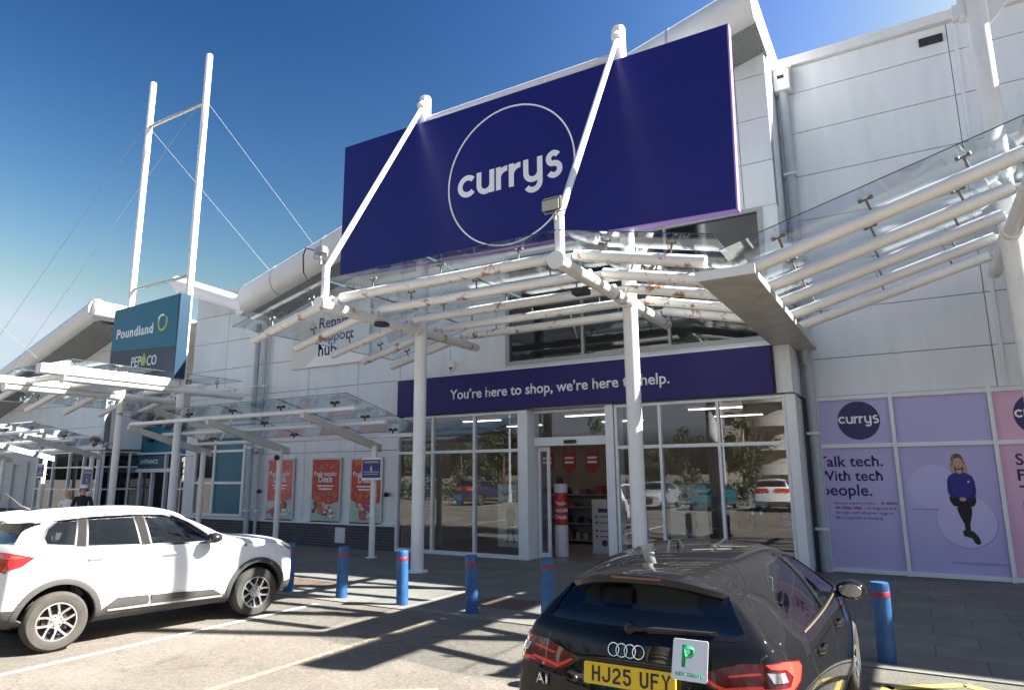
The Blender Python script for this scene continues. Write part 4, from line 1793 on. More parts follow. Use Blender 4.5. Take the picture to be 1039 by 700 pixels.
def make_wheel(name, r, w, rr, spokes, parent, style='twin'):
    """wheel lies across y, outer face at +y; tyre with a rim as sub-part"""
    mb = MB()
    h = w / 2
    mb.lathe([(rr - 0.004, -h * 0.9), (rr + 0.02, -h), (r - 0.035, -h), (r - 0.006, -h * 0.74), (r, -h * 0.35), (r, -0.012), (r - 0.008, -0.010), (r - 0.008, 0.010), (r, 0.012), (r, h * 0.35), (r - 0.006, h * 0.74), (r - 0.035, h * 0.985),
              (rr + 0.05, h * 1.0), (rr + 0.02, h * 0.97), (rr, h * 0.90), (rr - 0.004, h * 0.80)], (0, 0, 0), 'y', 56)
    wh = mb.build(name, [tyreside], parent, smooth=40)
    mb = MB()
    mb.mi = 1
    mb.lathe([(rr - 0.002, h * 0.86), (rr - 0.012, h * 0.82), (rr - 0.022, h * 0.55), (rr - 0.03, -h * 0.6)], (0, 0, 0), 'y', 48)
    mb.mi = 0
    mb.lathe([(rr + 0.004, h * 0.90), (rr - 0.014, h * 0.92), (rr - 0.016, h * 0.78)], (0, 0, 0), 'y', 48)
    mb.lathe([(0.0, h * 0.80), (0.028, h * 0.80), (0.032, h * 0.74), (0.075, h * 0.66), (0.085, h * 0.5)], (0, 0, 0), 'y', 24)
    for k in range(spokes):
        a = 2 * math.pi * k / spokes
        c, s_ = math.cos(a), math.sin(a)
        arms = ((-0.085, 0.03), (0.085, 0.03)) if style == 'twin' else ((0, 0.055),)
        for sp_, wd in arms:
            # from hub out to the rim, splitting into a Y
            p0 = Vector((0.06, 0))
            p1 = Vector((rr * 0.55, sp_ * 0.30))
            p2 = Vector((rr - 0.012, sp_ * (1.0 if style == 'twin' else 1)))
            ring = []
            for (p, ww, yy) in ((p0, wd * 1.2, h * 0.68), (p1, wd * 0.8, h * 0.78), (p2, wd * 1.15, h * 0.84)):
                q = []
                for du, dy in ((-1, 0), (1, 0), (1, -0.04), (-1, -0.04)):
                    lx, lz = p.x, p.y + du * ww / 2
                    q.append((lx * c - lz * s_, yy + dy, lx * s_ + lz * c))
                ring.append(q)
            mb.loft(ring)
    mb.mi = 1
    for k in range(5):
        a = 2 * math.pi * (k + 0.5) / 5
        mb.lathe([(0.0, h * 0.72), (0.011, h * 0.72), (0.011, h * 0.6)], (0.052 * math.cos(a), 0, 0.052 * math.sin(a)), 'y', 8)
    mb.lathe([(rr - 0.02, h * 0.02), (0.0, h * 0.02)], (0, 0, 0), 'y', 32)
    rim = mb.build('rim', [alloy, alloydark], wh, smooth=35)
    mb = MB()
    mb.lathe([(0.0, h * 0.3), (0.135, h * 0.3), (0.135, h * 0.15), (0.0, h * 0.15)], (0, 0, 0), 'y', 32)
    mb.build('brake_disc', disc, wh)
    return wh


def build_car(name, label, cat, sp, paint, group=None):
    root = thing(name, label, cat, (0, 0, 0), group)
    skin_me = car_surface(sp)
    sk = Skin(skin_me)
    # hollow cabin: the skin shrunk along its normals, kept only inside the cabin box
    cav = skin_me.copy()
    nn = [v.normal.copy() for v in cav.vertices]
    for v, n_ in zip(cav.vertices, nn):
        v.co -= n_ * 0.055
    mb = MB()
    x0, x1, z0, z1 = sp['cabin']
    mb.box(x0, x1, -1, 1, z0, z1)
    cab = bool_op(cav, [raw(mb)], 'INTERSECT')
    cuts = [cab]
    for poly in sp['side_glass']:
        mb = MB()
        mb.prism(poly, lambda x, z: (x, -1.2, z), lambda x, z: (x, 1.2, z))
        cuts.append(raw(mb))
    mb = MB()
    mb.prism(sp['rear_glass'], lambda y, z: (-3, y, z), lambda y, z: (sp['cabin'][0] + 0.5, y, z))
    cuts.append(raw(mb))
    mb = MB()
    mb.prism(sp['wind_glass'], lambda x, y: (x, y, 0.9), lambda x, y: (x, y, 2.5))
    cuts.append(raw(mb))
    for wx in (sp['wheels'][0], sp['wheels'][1]):
        for sg in (1, -1):
            mb = MB()
            mb.lathe([(sp['arch_r'], 0.0), (sp['arch_r'], 1.0)], (wx, 0.50 if sg > 0 else -1.50, sp['wheel_r'] + sp.get('arch_lift', 0.0)), 'y', 40, cap=True)
            cuts.append(raw(mb))
    me = bool_op(skin_me, cuts)
    # keep inner faces dark: faces well inside the skin
    me.materials.clear()
    me.materials.append(paint)
    me.materials.append(black)
    me.materials.append(headliner)
    for p in me.polygons:
        hit = sk.tree.find_nearest(p.center)
        p.material_index = 0 if (hit[3] is None or hit[3] <= 0.02) else (2 if hit[3] > 0.05 and p.center.z > sp['belt_z'][0][1] + 0.02 else 1)
        p.use_smooth = True
    me.set_sharp_from_angle(angle=R(32))
    mesh_obj('body', me, root)
    # glass
    for poly in sp['side_glass']:
        for md in 'LR':
            sk.patch('side_window', md, poly, sp['glass'], root, off=-0.006)
    sk.patch('rear_window', 'B', sp['rear_glass'], rearglass, root, off=-0.005)
    sk.patch('windscreen', 'T', sp['wind_glass'], carglass, root, off=-0.005)
    # wheels
    r, w, rr = sp['wheel_r'], sp['wheel_w'], sp['rim_r']
    wh = make_wheel('wheel', r, w, rr, sp['spokes'], root)
    first = True
    for wx in sp['wheels']:
        for sg in (1, -1):
            o = wh if first else copy_tree(wh, root)
            first = False
            o.location = (wx, sg * (sp['track'] - w / 2), r)
            o.rotation_euler = (0, random.uniform(0, 6), 0 if sg > 0 else math.pi)
    # floor, seats, dashboard
    mb = MB()
    mb.box(x0 + 0.05, x1, -0.62, 0.62, z0 - 0.10, z0 + 0.02)
    mb.build('cabin_floor', dash, root)
    mb = MB()
    mb.box(x1 - 0.42, x1 - 0.02, -0.66, 0.66, z0 + 0.1, sp['belt_z'][-4][1] - 0.06)
    mb.build('dashboard', dash, root, bevel=0.05)
    for sx, sy in ((sp['seats'][0], 0.36), (sp['seats'][0], -0.36), (sp['seats'][1], 0.33), (sp['seats'][1], -0.33)):
        mb = MB()
        zs = z0 + 0.05
        wd = 0.25 if sx == sp['seats'][0] else 0.30
        mb.loft([[(sx - 0.05, sy - wd, zs), (sx - 0.05, sy + wd, zs), (sx + 0.48, sy + wd, zs), (sx + 0.48, sy - wd, zs)],
                 [(sx - 0.05, sy - wd, zs + 0.2), (sx - 0.05, sy + wd, zs + 0.2), (sx + 0.48, sy + wd, zs + 0.2), (sx + 0.48, sy - wd, zs + 0.2)]])
        top = sp['seat_top']
        mb.loft([[(sx - 0.08, sy - wd, zs + 0.15), (sx - 0.08, sy + wd, zs + 0.15), (sx + 0.08, sy + wd, zs + 0.15), (sx + 0.08, sy - wd, zs + 0.15)],
                 [(sx - 0.24, sy - wd * 0.85, top - 0.2), (sx - 0.24, sy + wd * 0.85, top - 0.2), (sx - 0.12, sy + wd * 0.85, top - 0.2), (sx - 0.12, sy - wd * 0.85, top - 0.2)]])
        st = mb.build('seat', seat, root, bevel=0.03)
        mb = MB()
        mb.box(sx - 0.27, sx - 0.15, sy - 0.13, sy + 0.13, top - 0.16, top)
        mb.build('headrest', seat, st, bevel=0.03)
    mb = MB()
    mb.lathe([(0.175 + 0.016 * math.cos(2 * math.pi * k / 8), 0.016 * math.sin(2 * math.pi * k / 8)) for k in range(9)], (0, 0, 0), 'x', 28)
    sw = mb.build('steering_wheel', black, root, smooth=60)
    sw.location = (sp['seats'][0] + 0.52, -0.36, sp['belt_z'][-4][1] - 0.10)
    sw.rotation_euler = (0, R(-22), 0)
    return root, sk


# --- the small black hatchback
A = dict(
    stations=[-1.98, -1.93, -1.80, -1.50, -1.10, -0.60, -0.10, 0.30, 0.62, 0.92, 1.12, 1.40, 1.70, 1.92, 2.02, 2.06],
    top=[(-1.98, 1.375), (-1.80, 1.392), (-1.5, 1.412), (-1.0, 1.432), (-0.4, 1.436), (0.0, 1.425), (0.30, 1.385), (0.62, 1.245), (0.92, 1.085), (1.12, 1.005), (1.4, 0.965), (1.7, 0.91), (1.92, 0.83), (2.02, 0.74), (2.06, 0.70)],
    wmax=[(-1.98, 0.80), (-1.8, 0.835), (-1.4, 0.868), (-0.5, 0.872), (1.2, 0.872), (1.6, 0.855), (1.9, 0.80), (2.06, 0.74)],
    bottom=[(-1.98, 0.24), (-1.5, 0.18), (1.5, 0.17), (2.06, 0.20)],
    low_z=[(-1.98, 0.40), (2.06, 0.36)],
    mid_z=[(-1.98, 0.70), (0, 0.66), (1.6, 0.64), (2.06, 0.56)],
    belt_z=[(-1.98, 1.03), (-1.5, 1.02), (-1.0, 0.985), (0, 0.965), (0.9, 0.945), (1.12, 0.935), (1.5, 0.89), (1.9, 0.76), (2.06, 0.66)],
    belt_w=[(-1.98, 0.70), (-1.8, 0.755), (-1.4, 0.80), (-0.5, 0.825), (0.9, 0.81), (1.3, 0.78), (1.7, 0.73), (2.06, 0.62)],
    roof_z=[(-1.98, 1.30), (-1.5, 1.33), (-1.0, 1.355), (-0.3, 1.362), (0.0, 1.345), (0.30, 1.29), (0.62, 1.165), (0.92, 1.035), (1.12, 0.975), (1.4, 0.94), (1.7, 0.885), (1.92, 0.80), (2.06, 0.685)],
    roof_w=[(-1.98, 0.465), (-1.5, 0.515), (-1.0, 0.555), (-0.3, 0.58), (0.30, 0.60), (0.62, 0.645), (0.92, 0.70), (1.12, 0.70), (1.5, 0.66), (2.06, 0.52)],
    tail=[(0.2, -1.90), (0.35, -1.965), (0.60, -1.985), (0.74, -1.955), (0.80, -1.915), (0.96, -1.895), (1.04, -1.86), (1.12, -1.79), (1.30, -1.625), (1.36, -1.60), (1.45, -1.55)],
    nose=[(0.15, 1.95), (0.35, 2.05), (0.55, 2.06), (0.70, 2.03), (0.80, 1.95), (1.0, 1.9), (1.5, 1.9)],
    tail_round=0.20, nose_round=0.36,
    cabin=(-1.72, 0.95, 0.42, 2.0),
    side_glass=[[(-1.02, 1.005), (-0.20, 0.990), (-0.235, 1.335), (-0.70, 1.325), (-0.98, 1.275), (-1.22, 1.175), (-1.14, 1.05)],
                [(-0.13, 0.988), (0.80, 0.975), (0.88, 0.985), (0.62, 1.125), (0.34, 1.255), (0.10, 1.315), (-0.165, 1.335)]],
    rear_glass=[(-0.60, 1.075), (-0.54, 1.06), (0.54, 1.06), (0.60, 1.075), (0.455, 1.315), (-0.455, 1.315)],
    wind_glass=[(1.03, -0.60), (1.08, -0.3), (1.09, 0.0), (1.08, 0.3), (1.03, 0.60), (0.36, 0.52), (0.30, 0.25), (0.29, 0.0), (0.30, -0.25), (0.36, -0.52)],
    wheels=(-1.28, 1.283), wheel_r=0.325, wheel_w=0.215, rim_r=0.222, arch_r=0.362, track=0.855, spokes=5, glass=carglass,
    seats=(-0.1, -0.98), seat_top=1.22)
CB, sk = build_car('black_hatchback', 'black hatchback with yellow plate parked nose-in at the bottom', 'car', A, blackpaint)


def hood_poly(*p):
    return list(p)


# roof spoiler: carries the roof on over the rear window, with a dark upright lip
mb = MB()
rr = []
for y in [-0.485 + 0.97 * i / 20 for i in range(21)]:
    f = abs(y) / 0.485
    xe = -1.765 + 0.17 * f ** 3.2
    z0_, z1_ = sk.cast('T', -1.46, y)[0].z, sk.cast('T', -1.24, y)[0].z
    sl_ = min(0.14, max(0.0, (z1_ - z0_) / 0.22))
    zt = z0_ - sl_ * 1.15 * (-1.46 - xe)
    zm = z0_ - sl_ * 1.05 * 0.10
    rr.append([(-1.46, y, z0_ - 0.001), (-1.56, y, max(zm, sk.cast('T', -1.56, y)[0].z + 0.0015)), (xe + 0.02, y, zt + 0.002), (xe, y, zt - 0.008), (xe + 0.006, y, zt - 0.050 + 0.012 * f), (xe + 0.05, y, zt - 0.064),
               (-1.57, y, zt - 0.075), (-1.46, y, zt - 0.06)])
mb.loft(rr)
spo = mb.build('roof_spoiler', blackpaint, CB, smooth=50)
mb = MB()
for sg in (1, -1):
    pass
mb.box(-1.768, -1.75, -0.15, 0.15, 1.334, 1.346)
mb.build('brake_light', lampdark, spo)
# tail lamps, wrapped round the corners
for md in 'PQ':
    def scale(p):
        return p
    lamp = sk.patch('tail_lamp', md, [(8, 0.883), (20, 0.908), (36, 0.950), (56, 0.963), (78, 0.933), (81, 0.898), (72, 0.843), (58, 0.813), (28, 0.803), (18, 0.833)], lampdark, CB, off=0.010, skirt=0.012, seg=2.5)
    for b_ in ([(48, 0.953), (58, 0.956), (76, 0.928), (78, 0.903), (70, 0.853), (58, 0.826), (42, 0.823), (46, 0.843), (58, 0.846), (63, 0.883), (58, 0.923), (50, 0.933)],
               [(46, 0.840), (26, 0.816), (20, 0.840), (14, 0.873), (17, 0.875), (23, 0.846), (27, 0.834), (45, 0.856)],
               [(46, 0.906), (30, 0.883), (29, 0.892), (45, 0.916)]):
        sk.patch('lamp_element', md, b_, lampbright, lamp, off=0.0135, seg=2.5)
    sk.patch('lamp_reflector', md, [(48, 0.916), (56, 0.913), (57, 0.870), (50, 0.870)], lampclear, lamp, off=0.0145, seg=2.5)
# plate
px_, pz_ = -1.935, 0.848
mb = MB()
mb.mi = 0
pl = rrect(-0.26, 0.26, pz_ - 0.056, pz_ + 0.056, 0.012)
mb.prism(pl, lambda y, z: (px_ + (z - pz_) * 0.10 + 0.02, y, z), lambda y, z: (px_ + (z - pz_) * 0.10, y, z))
plate = mb.build('number_plate', plateyellow, CB)
BFN = lambda u, v, d: (px_ - d - 0.0005 + (v - pz_) * 0.10, -u, v)
GL = {'H': [[(0, 0), (0, 1)], [(1, 0), (1, 1)], [(0, 0.52), (1, 0.52)]],
      'J': [[(1, 1), (1, 0.3)] + [(0.5 + 0.5 * math.cos(R(a)), 0.3 - 0.23 * math.sin(R(a))) for a in range(20, 181, 20)] + [(0, 0.36)]],
      '2': [[(0.5 - 0.5 * math.cos(R(a)), 0.70 + 0.23 * math.sin(R(a))) for a in range(0, 181, 20)] + [(0.94, 0.56), (0.10, 0.20), (0.03, 0.07)], [(-0.13, 0.07), (1.13, 0.07)]],
      '5': [[(1.08, 0.93), (0.10, 0.93)], [(0.10, 1.0), (0.06, 0.55)], [(0.06, 0.55), (0.30, 0.61), (0.62, 0.61), (0.92, 0.50), (1.0, 0.34), (0.92, 0.16), (0.66, 0.07), (0.34, 0.07), (0.08, 0.16), (0.0, 0.27)]],
      'U': [[(0, 1), (0, 0.3)] + [(0.5 - 0.5 * math.cos(R(a)), 0.3 - 0.23 * math.sin(R(a))) for a in range(0, 181, 20)] + [(1, 0.3), (1, 1)]],
      'F': [[(0, 0), (0, 1)], [(0, 0.93), (1.1, 0.93)], [(0, 0.52), (0.9, 0.52)]],
      'Y': [[(-0.05, 1), (0.5, 0.50), (1.05, 1)], [(0.5, 0.52), (0.5, 0)]]}
cu_ = -0.205
for k_, ch_ in enumerate('HJ25 UFY'):
    if ch_ != ' ':
        mb = MB()
        for j_, st_ in enumerate(GL[ch_]):
            ribbon(mb, [(cu_ + 0.036 * a_, pz_ - 0.039 + 0.078 * b_) for a_, b_ in st_], 0.0125, lambda u, v: BFN(u, v, 0.0), lambda u, v, j_=j_: BFN(u, v, 0.0016 + 0.0004 * j_))
        mb.build('plate_character', plateblack, plate)
    cu_ += 0.036 if ch_ == ' ' else 0.0605
mb = MB()
mb.box(-1.94, -1.90, -0.30, 0.30, pz_ + 0.064, pz_ + 0.082)
mb.build('plate_recess_lip', blackpaint, CB, bevel=0.006)
sk.patch('plate_recess', 'B', [(-0.34, pz_ + 0.07), (0.34, pz_ + 0.07), (0.30, pz_ - 0.08), (-0.30, pz_ - 0.08)], blackgloss, CB, off=0.002)
# four ring emblem
mb = MB()
for k in range(4):
    cy = -0.115 + 0.049 * k
    c = sk.cast('B', -cy, 1.0)[0]
    rings = []
    for j in range(29):
        a = 2 * math.pi * j / 28
        yy, zz = -cy + 0.033 * math.cos(a), 0.958 + 0.033 * math.sin(a)
        p, n_ = sk.cast('B', yy, zz)
        rings.append(p + n_ * (0.008 + 0.001 * (k % 2)))
    mb.tube(rings, 0.0048, 6, cap=False)
mb.build('ring_emblem', chrome, CB, smooth=60)


def on_tail(u, v, d):
    p, n_ = sk.cast('B', -u, v)
    return p + n_ * (d + 0.012)


text_on('A1', on_tail, chrome, CB, width=0.085, at=(-0.635, 0.705), bold=0.02, thick=0.003, name='model_badge')
# learner style P card stuck on the tailgate
mb = MB()
pc = rrect(0.25, 0.435, 0.885, 1.07, 0.010)
PFN = lambda u, v, d: (-1.962 - d + (v - 0.885) * 0.40, -u, v)
mb.prism(pc, lambda u, v: PFN(u, v, 0.0), lambda u, v: PFN(u, v, 0.003))
pcard = mb.build('sticker_card', white, CB)
PF2 = lambda u, v, d: PFN(u, v, 0.0035 + d)
text_on('P', PF2, green, pcard, height=0.10, at=(0.30, 0.948), bold=0.025, thick=0.001, name='card_lettering')
text_on('NEW DRIVER', PF2, green, pcard, width=0.145, at=(0.270, 0.905), bold=0.015, thick=0.001, name='card_lettering')
# wiper
mb = MB()
p0, p1 = sk.cast('B', 0.03, 1.075)[0], sk.cast('B', -0.42, 1.085)[0]
mb.tube([p0 + Vector((-0.035, 0, 0)), p0 + Vector((-0.035, -0.08, 0.006)), p1 + Vector((-0.025, 0, 0))], [0.017, 0.014, 0.007], 8)
mb.bar(p0 + Vector((-0.02, -0.10, -0.008)), p1 + Vector((-0.012, -0.02, -0.006)), 0.006, 0.02)
mb.lathe([(0.035, 0.0), (0.03, -0.035), (0.0, -0.045)], p0 + Vector((0.0, 0.0, 0.0)), 'x', 14)
mb.build('rear_wiper', black, CB, smooth=40)
# aerial
az_ = sk.cast('T', -0.86, 0)[0].z
mb = MB()
ell = lambda cx, rx, ry, z: [(cx + rx * math.cos(2 * math.pi * k / 12), ry * math.sin(2 * math.pi * k / 12), z) for k in range(12)]
mb.loft([ell(-0.86, 0.055, 0.024, az_ - 0.004), ell(-0.875, 0.045, 0.016, az_ + 0.018), ell(-0.90, 0.012, 0.005, az_ + 0.055)])
mb.build('aerial', mat('aerial_black', (0.012, 0.012, 0.012), 0.9, spec=0.1), CB, smooth=50)
# seams, handles, sills, trims
sk.seam('tailgate_seam', 'B', [(0.735, 1.03), (0.66, 0.975), (0.655, 0.84), (0.60, 0.70), (0.4, 0.645), (-0.4, 0.645), (-0.60, 0.70), (-0.655, 0.84), (-0.66, 0.975), (-0.735, 1.03)], plateblack, CB, w=0.009)
sk.seam('door_seam', 'L', [(-0.17, 0.985), (-0.13, 0.60), (-0.14, 0.30)], plateblack, CB, mirror=True)
sk.seam('door_seam', 'L', [(0.90, 0.985), (0.93, 0.70), (0.86, 0.30), (-0.14, 0.27), (-0.80, 0.30), (-0.90, 0.55), (-1.12, 0.80), (-1.17, 1.0)], plateblack, CB, mirror=True)
sk.seam('shoulder_line', 'L', [(-1.45, 0.90), (-0.8, 0.885), (0.6, 0.86), (1.4, 0.82)], blackpaint, CB, w=0.012, off=0.004, mirror=True)
for poly in A['side_glass']:
    sk.seam('window_trim', 'L', poly, blackgloss, CB, w=0.024, off=0.001, mirror=True, closed=True)
sk.seam('rear_window_trim', 'B', A['rear_glass'], blackgloss, CB, w=0.03, off=0.001, closed=True)
sk.seam('belt_trim', 'L', [(-1.10, 1.0), (-0.2, 0.982), (0.84, 0.968)], mat('satin_trim', (0.10, 0.085, 0.06), 0.35), CB, w=0.012, off=0.005, mirror=True)
sk.patch('pillar_trim', 'L', [(-0.205, 0.99), (-0.125, 0.99), (-0.16, 1.335), (-0.24, 1.335)], blackgloss, CB, off=0.001, mirror=True)
sk.patch('rear_bumper_panel', 'B', [(-0.62, 0.46), (0.62, 0.46), (0.55, 0.30), (-0.55, 0.30)], cladding, CB, off=0.006)
sk.patch('sill_trim', 'L', [(-0.90, 0.30), (0.88, 0.30), (0.86, 0.24), (-0.90, 0.24)], cladding, CB, off=0.008, mirror=True)
for hx, hz in ((-0.92, 0.865), (0.02, 0.845)):
    for sg in (1, -1):
        p, n_ = sk.cast('L' if sg > 0 else 'R', hx, hz)
        mb = MB()
        mb.tube([p - n_ * 0.0 + Vector((-0.02, 0, 0)), p + n_ * 0.032 + Vector((0.0, 0, 0.002)), p + n_ * 0.034 + Vector((0.13, 0, 0.002)), p + Vector((0.16, 0, 0))], [0.015, 0.016, 0.016, 0.014], 10)
        mb.build('door_handle', blackpaint, CB, smooth=50)


def mirrors(root, sk_, x, z, paint, wy=0.0):
    for sg in (1, -1):
        p, n_ = sk_.cast('L' if sg > 0 else 'R', x, z)
        c = Vector((x - 0.02, sg * (abs(p.y) + 0.155 + wy), z + 0.055))
        mb = MB()
        rr = []
        for f, sc in ((0.0, 0.55), (0.03, 0.95), (0.10, 1.0), (0.16, 0.72), (0.19, 0.3)):
            rr.append([(c.x - 0.06 + f, c.y + sc * 0.115 * math.cos(a) * (1 if True else 1), c.z + sc * 0.075 * math.sin(a)) for a in [2 * math.pi * k / 16 for k in range(16)]])
        mb.loft(rr)
        mb.tube([(x + 0.01, sg * (abs(p.y) - 0.03), z + 0.0), (x, sg * (abs(p.y) + 0.06), z + 0.03), (x, c.y, c.z - 0.04)], [0.03, 0.026, 0.02], 10)
        m = mb.build('door_mirror', paint, root, smooth=50)
        mb = MB()
        mb.loft([[(c.x - 0.062, c.y + 0.085 * math.cos(a), c.z + 0.052 * math.sin(a)) for a in [2 * math.pi * k / 16 for k in range(16)]],
                 [(c.x - 0.068, c.y + 0.08 * math.cos(a), c.z + 0.048 * math.sin(a)) for a in [2 * math.pi * k / 16 for k in range(16)]]])
        mb.build('mirror_glass', mat('mirror_silver', (0.45, 0.46, 0.46), 0.08, metal=1.0), m)


mirrors(CB, sk, 0.66, 0.945, blackpaint, -0.045)
for sg in (1, -1):
    pl = [(0.74 * sg, 0.72), (0.45 * sg, 0.66), (0.48 * sg, 0.60), (0.74 * sg, 0.62)]
    sk.patch('headlamp', 'F', pl if sg > 0 else pl[::-1], lampclear, CB, off=0.006, skirt=0.01)
sk.patch('front_grille', 'F', [(-0.40, 0.62), (0.40, 0.62), (0.44, 0.45), (0.32, 0.30), (-0.32, 0.30), (-0.44, 0.45)], black, CB, off=0.006)
CB.scale = (1.03, 1.03, 1.03)
CB.rotation_euler = (0, 0, R(90.0))
CB.location = (-1.49, 5.76, 0)

# --- the white compact SUV
Vt = dict(
    stations=[-2.01, -1.96, -1.82, -1.55, -1.15, -0.65, -0.15, 0.25, 0.55, 0.82, 1.00, 1.30, 1.62, 1.90, 2.06, 2.14],
    top=[(-2.01, 1.53), (-1.82, 1.555), (-1.5, 1.58), (-1.0, 1.605), (-0.4, 1.61), (0.0, 1.59), (0.25, 1.525), (0.55, 1.36), (0.82, 1.20), (1.0, 1.125), (1.3, 1.10), (1.62, 1.075), (1.90, 1.035), (2.06, 0.97), (2.14, 0.90)],
    wmax=[(-2.01, 0.80), (-1.85, 0.85), (-1.5, 0.882), (-0.5, 0.885), (1.3, 0.885), (1.7, 0.87), (2.0, 0.81), (2.14, 0.76)],
    bottom=[(-2.01, 0.34), (-1.5, 0.24), (1.5, 0.22), (2.14, 0.28)],
    low_z=[(-2.01, 0.48), (2.14, 0.44)],
    mid_z=[(-2.01, 0.78), (0, 0.80), (1.6, 0.80), (2.14, 0.68)],
    belt_z=[(-2.01, 1.14), (-1.3, 1.13), (0, 1.095), (0.8, 1.07), (1.0, 1.065), (1.3, 1.05), (1.7, 1.015), (1.95, 0.95), (2.14, 0.82)],
    belt_w=[(-2.01, 0.75), (-1.82, 0.80), (-1.4, 0.835), (-0.5, 0.845), (0.8, 0.835), (1.2, 0.82), (1.6, 0.80), (2.14, 0.66)],
    roof_z=[(-2.01, 1.46), (-1.5, 1.50), (-1.0, 1.525), (-0.3, 1.53), (0.0, 1.505), (0.25, 1.43), (0.55, 1.275), (0.82, 1.14), (1.0, 1.095), (1.3, 1.075), (1.62, 1.045), (1.90, 1.00), (2.06, 0.94), (2.14, 0.87)],
    roof_w=[(-2.01, 0.60), (-1.5, 0.625), (-1.0, 0.635), (-0.3, 0.645), (0.25, 0.66), (0.55, 0.695), (0.82, 0.74), (1.0, 0.745), (1.5, 0.70), (2.14, 0.56)],
    tail=[(0.25, -1.93), (0.45, -2.02), (0.70, -2.01), (0.85, -1.97), (1.05, -1.95), (1.2, -1.90), (1.35, -1.79), (1.48, -1.68), (1.55, -1.62)],
    nose=[(0.2, 2.04), (0.45, 2.15), (0.65, 2.15), (0.88, 2.13), (0.98, 2.09), (1.3, 2.0), (1.7, 2.0)],
    tail_round=0.20, nose_round=0.27, low=1.0,
    cabin=(-1.85, 0.85, 0.50, 2.0),
    side_glass=[[(-1.42, 1.20), (-1.12, 1.165), (-1.06, 1.49), (-1.28, 1.465), (-1.40, 1.38), (-1.445, 1.28)],
                [(-1.0, 1.15), (-0.37, 1.12), (-0.43, 1.51), (-0.965, 1.50)],
                [(-0.25, 1.115), (0.62, 1.085), (0.52, 1.20), (0.30, 1.36), (0.10, 1.46), (-0.31, 1.505)]],
    rear_glass=[(-0.68, 1.22), (0.68, 1.22), (0.60, 1.455), (-0.60, 1.455)],
    wind_glass=[(0.92, -0.62), (0.97, -0.3), (0.98, 0.0), (0.97, 0.3), (0.92, 0.62), (0.28, 0.57), (0.22, 0.3), (0.21, 0.0), (0.22, -0.3), (0.28, -0.57)],
    wheels=(-1.25, 1.25), wheel_r=0.335, wheel_w=0.22, rim_r=0.212, arch_r=0.40, arch_lift=0.015, track=0.875, spokes=5, glass=carglass,
    seats=(-0.15, -1.0), seat_top=1.36)
WV, sv = build_car('white_suv', 'white compact SUV with dark wheel-arch cladding parked at left', 'car', Vt, whitepaint)


def arch_band(sk_, root, wx, wz, r0, r1, a0, a1, off=0.02):
    for md in 'LR':
        bm = bmesh.new()
        prev = None
        for a in range(a0, a1 + 1, 4):
            c, s_ = math.cos(R(a)), math.sin(R(a))
            row = []
            for r, o_ in ((r0 - 0.004, -0.05), (r0, off), ((r0 + r1) / 2, off + 0.004), (r1, off), (r1 + 0.008, -0.01)):
                p, n_ = sk_.cast(md, wx + r * c, wz + r * s_)
                row.append(bm.verts.new(p + n_ * o_))
            if prev:
                for k in range(4):
                    bm.faces.new([prev[k], prev[k + 1], row[k + 1], row[k]])
            prev = row
        bmesh.ops.recalc_face_normals(bm, faces=bm.faces[:])
        me = bpy.data.meshes.new('arch_trim')
        bm.to_mesh(me)
        bm.free()
        me.materials.append(cladding)
        for p in me.polygons:
            p.use_smooth = True
        me.set_sharp_from_angle(angle=R(35))
        mesh_obj('arch_trim', me, root)


for wx in Vt['wheels']:
    arch_band(sv, WV, wx, 0.35, 0.402, 0.462, -18, 198)
sv.patch('sill_trim', 'L', [(-0.80, 0.40), (0.80, 0.375), (0.80, 0.27), (-0.80, 0.28)], cladding, WV, off=0.02, skirt=0.02, mirror=True)
sv.patch('door_cladding', 'L', [(-0.78, 0.405), (-0.62, 0.52), (-0.255, 0.505), (-0.23, 0.42)], cladding, WV, off=0.015, skirt=0.01, mirror=True)
sv.patch('door_cladding', 'L', [(-0.20, 0.415), (-0.225, 0.50), (0.60, 0.46), (0.72, 0.385)], cladding, WV, off=0.015, skirt=0.01, mirror=True)
sv.seam('sill_strip', 'L', [(-0.72, 0.395), (0.74, 0.365)], mat('satin_silver', (0.5, 0.5, 0.5), 0.35, metal=0.5), WV, w=0.03, off=0.028, mirror=True)
sv.patch('rear_bumper_trim', 'B', [(-0.84, 0.52), (0.84, 0.52), (0.80, 0.34), (-0.80, 0.34)], cladding, WV, off=0.012, skirt=0.01)
sv.patch('rear_bumper_trim', 'L', [(-1.99, 0.50), (-1.70, 0.42), (-1.68, 0.34), (-1.95, 0.36)], cladding, WV, off=0.012, skirt=0.01, mirror=True)
sv.patch('front_bumper_trim', 'L', [(1.66, 0.42), (1.95, 0.46), (1.98, 0.32), (1.66, 0.27)], cladding, WV, off=0.012, skirt=0.01, mirror=True)
sv.patch('front_grille', 'F', [(-0.52, 0.84), (0.52, 0.84), (0.46, 0.70), (-0.46, 0.70)], black, WV, off=0.006)
sv.patch('front_bumper_trim', 'F', [(-0.70, 0.55), (0.70, 0.55), (0.66, 0.30), (-0.66, 0.30)], cladding, WV, off=0.008)
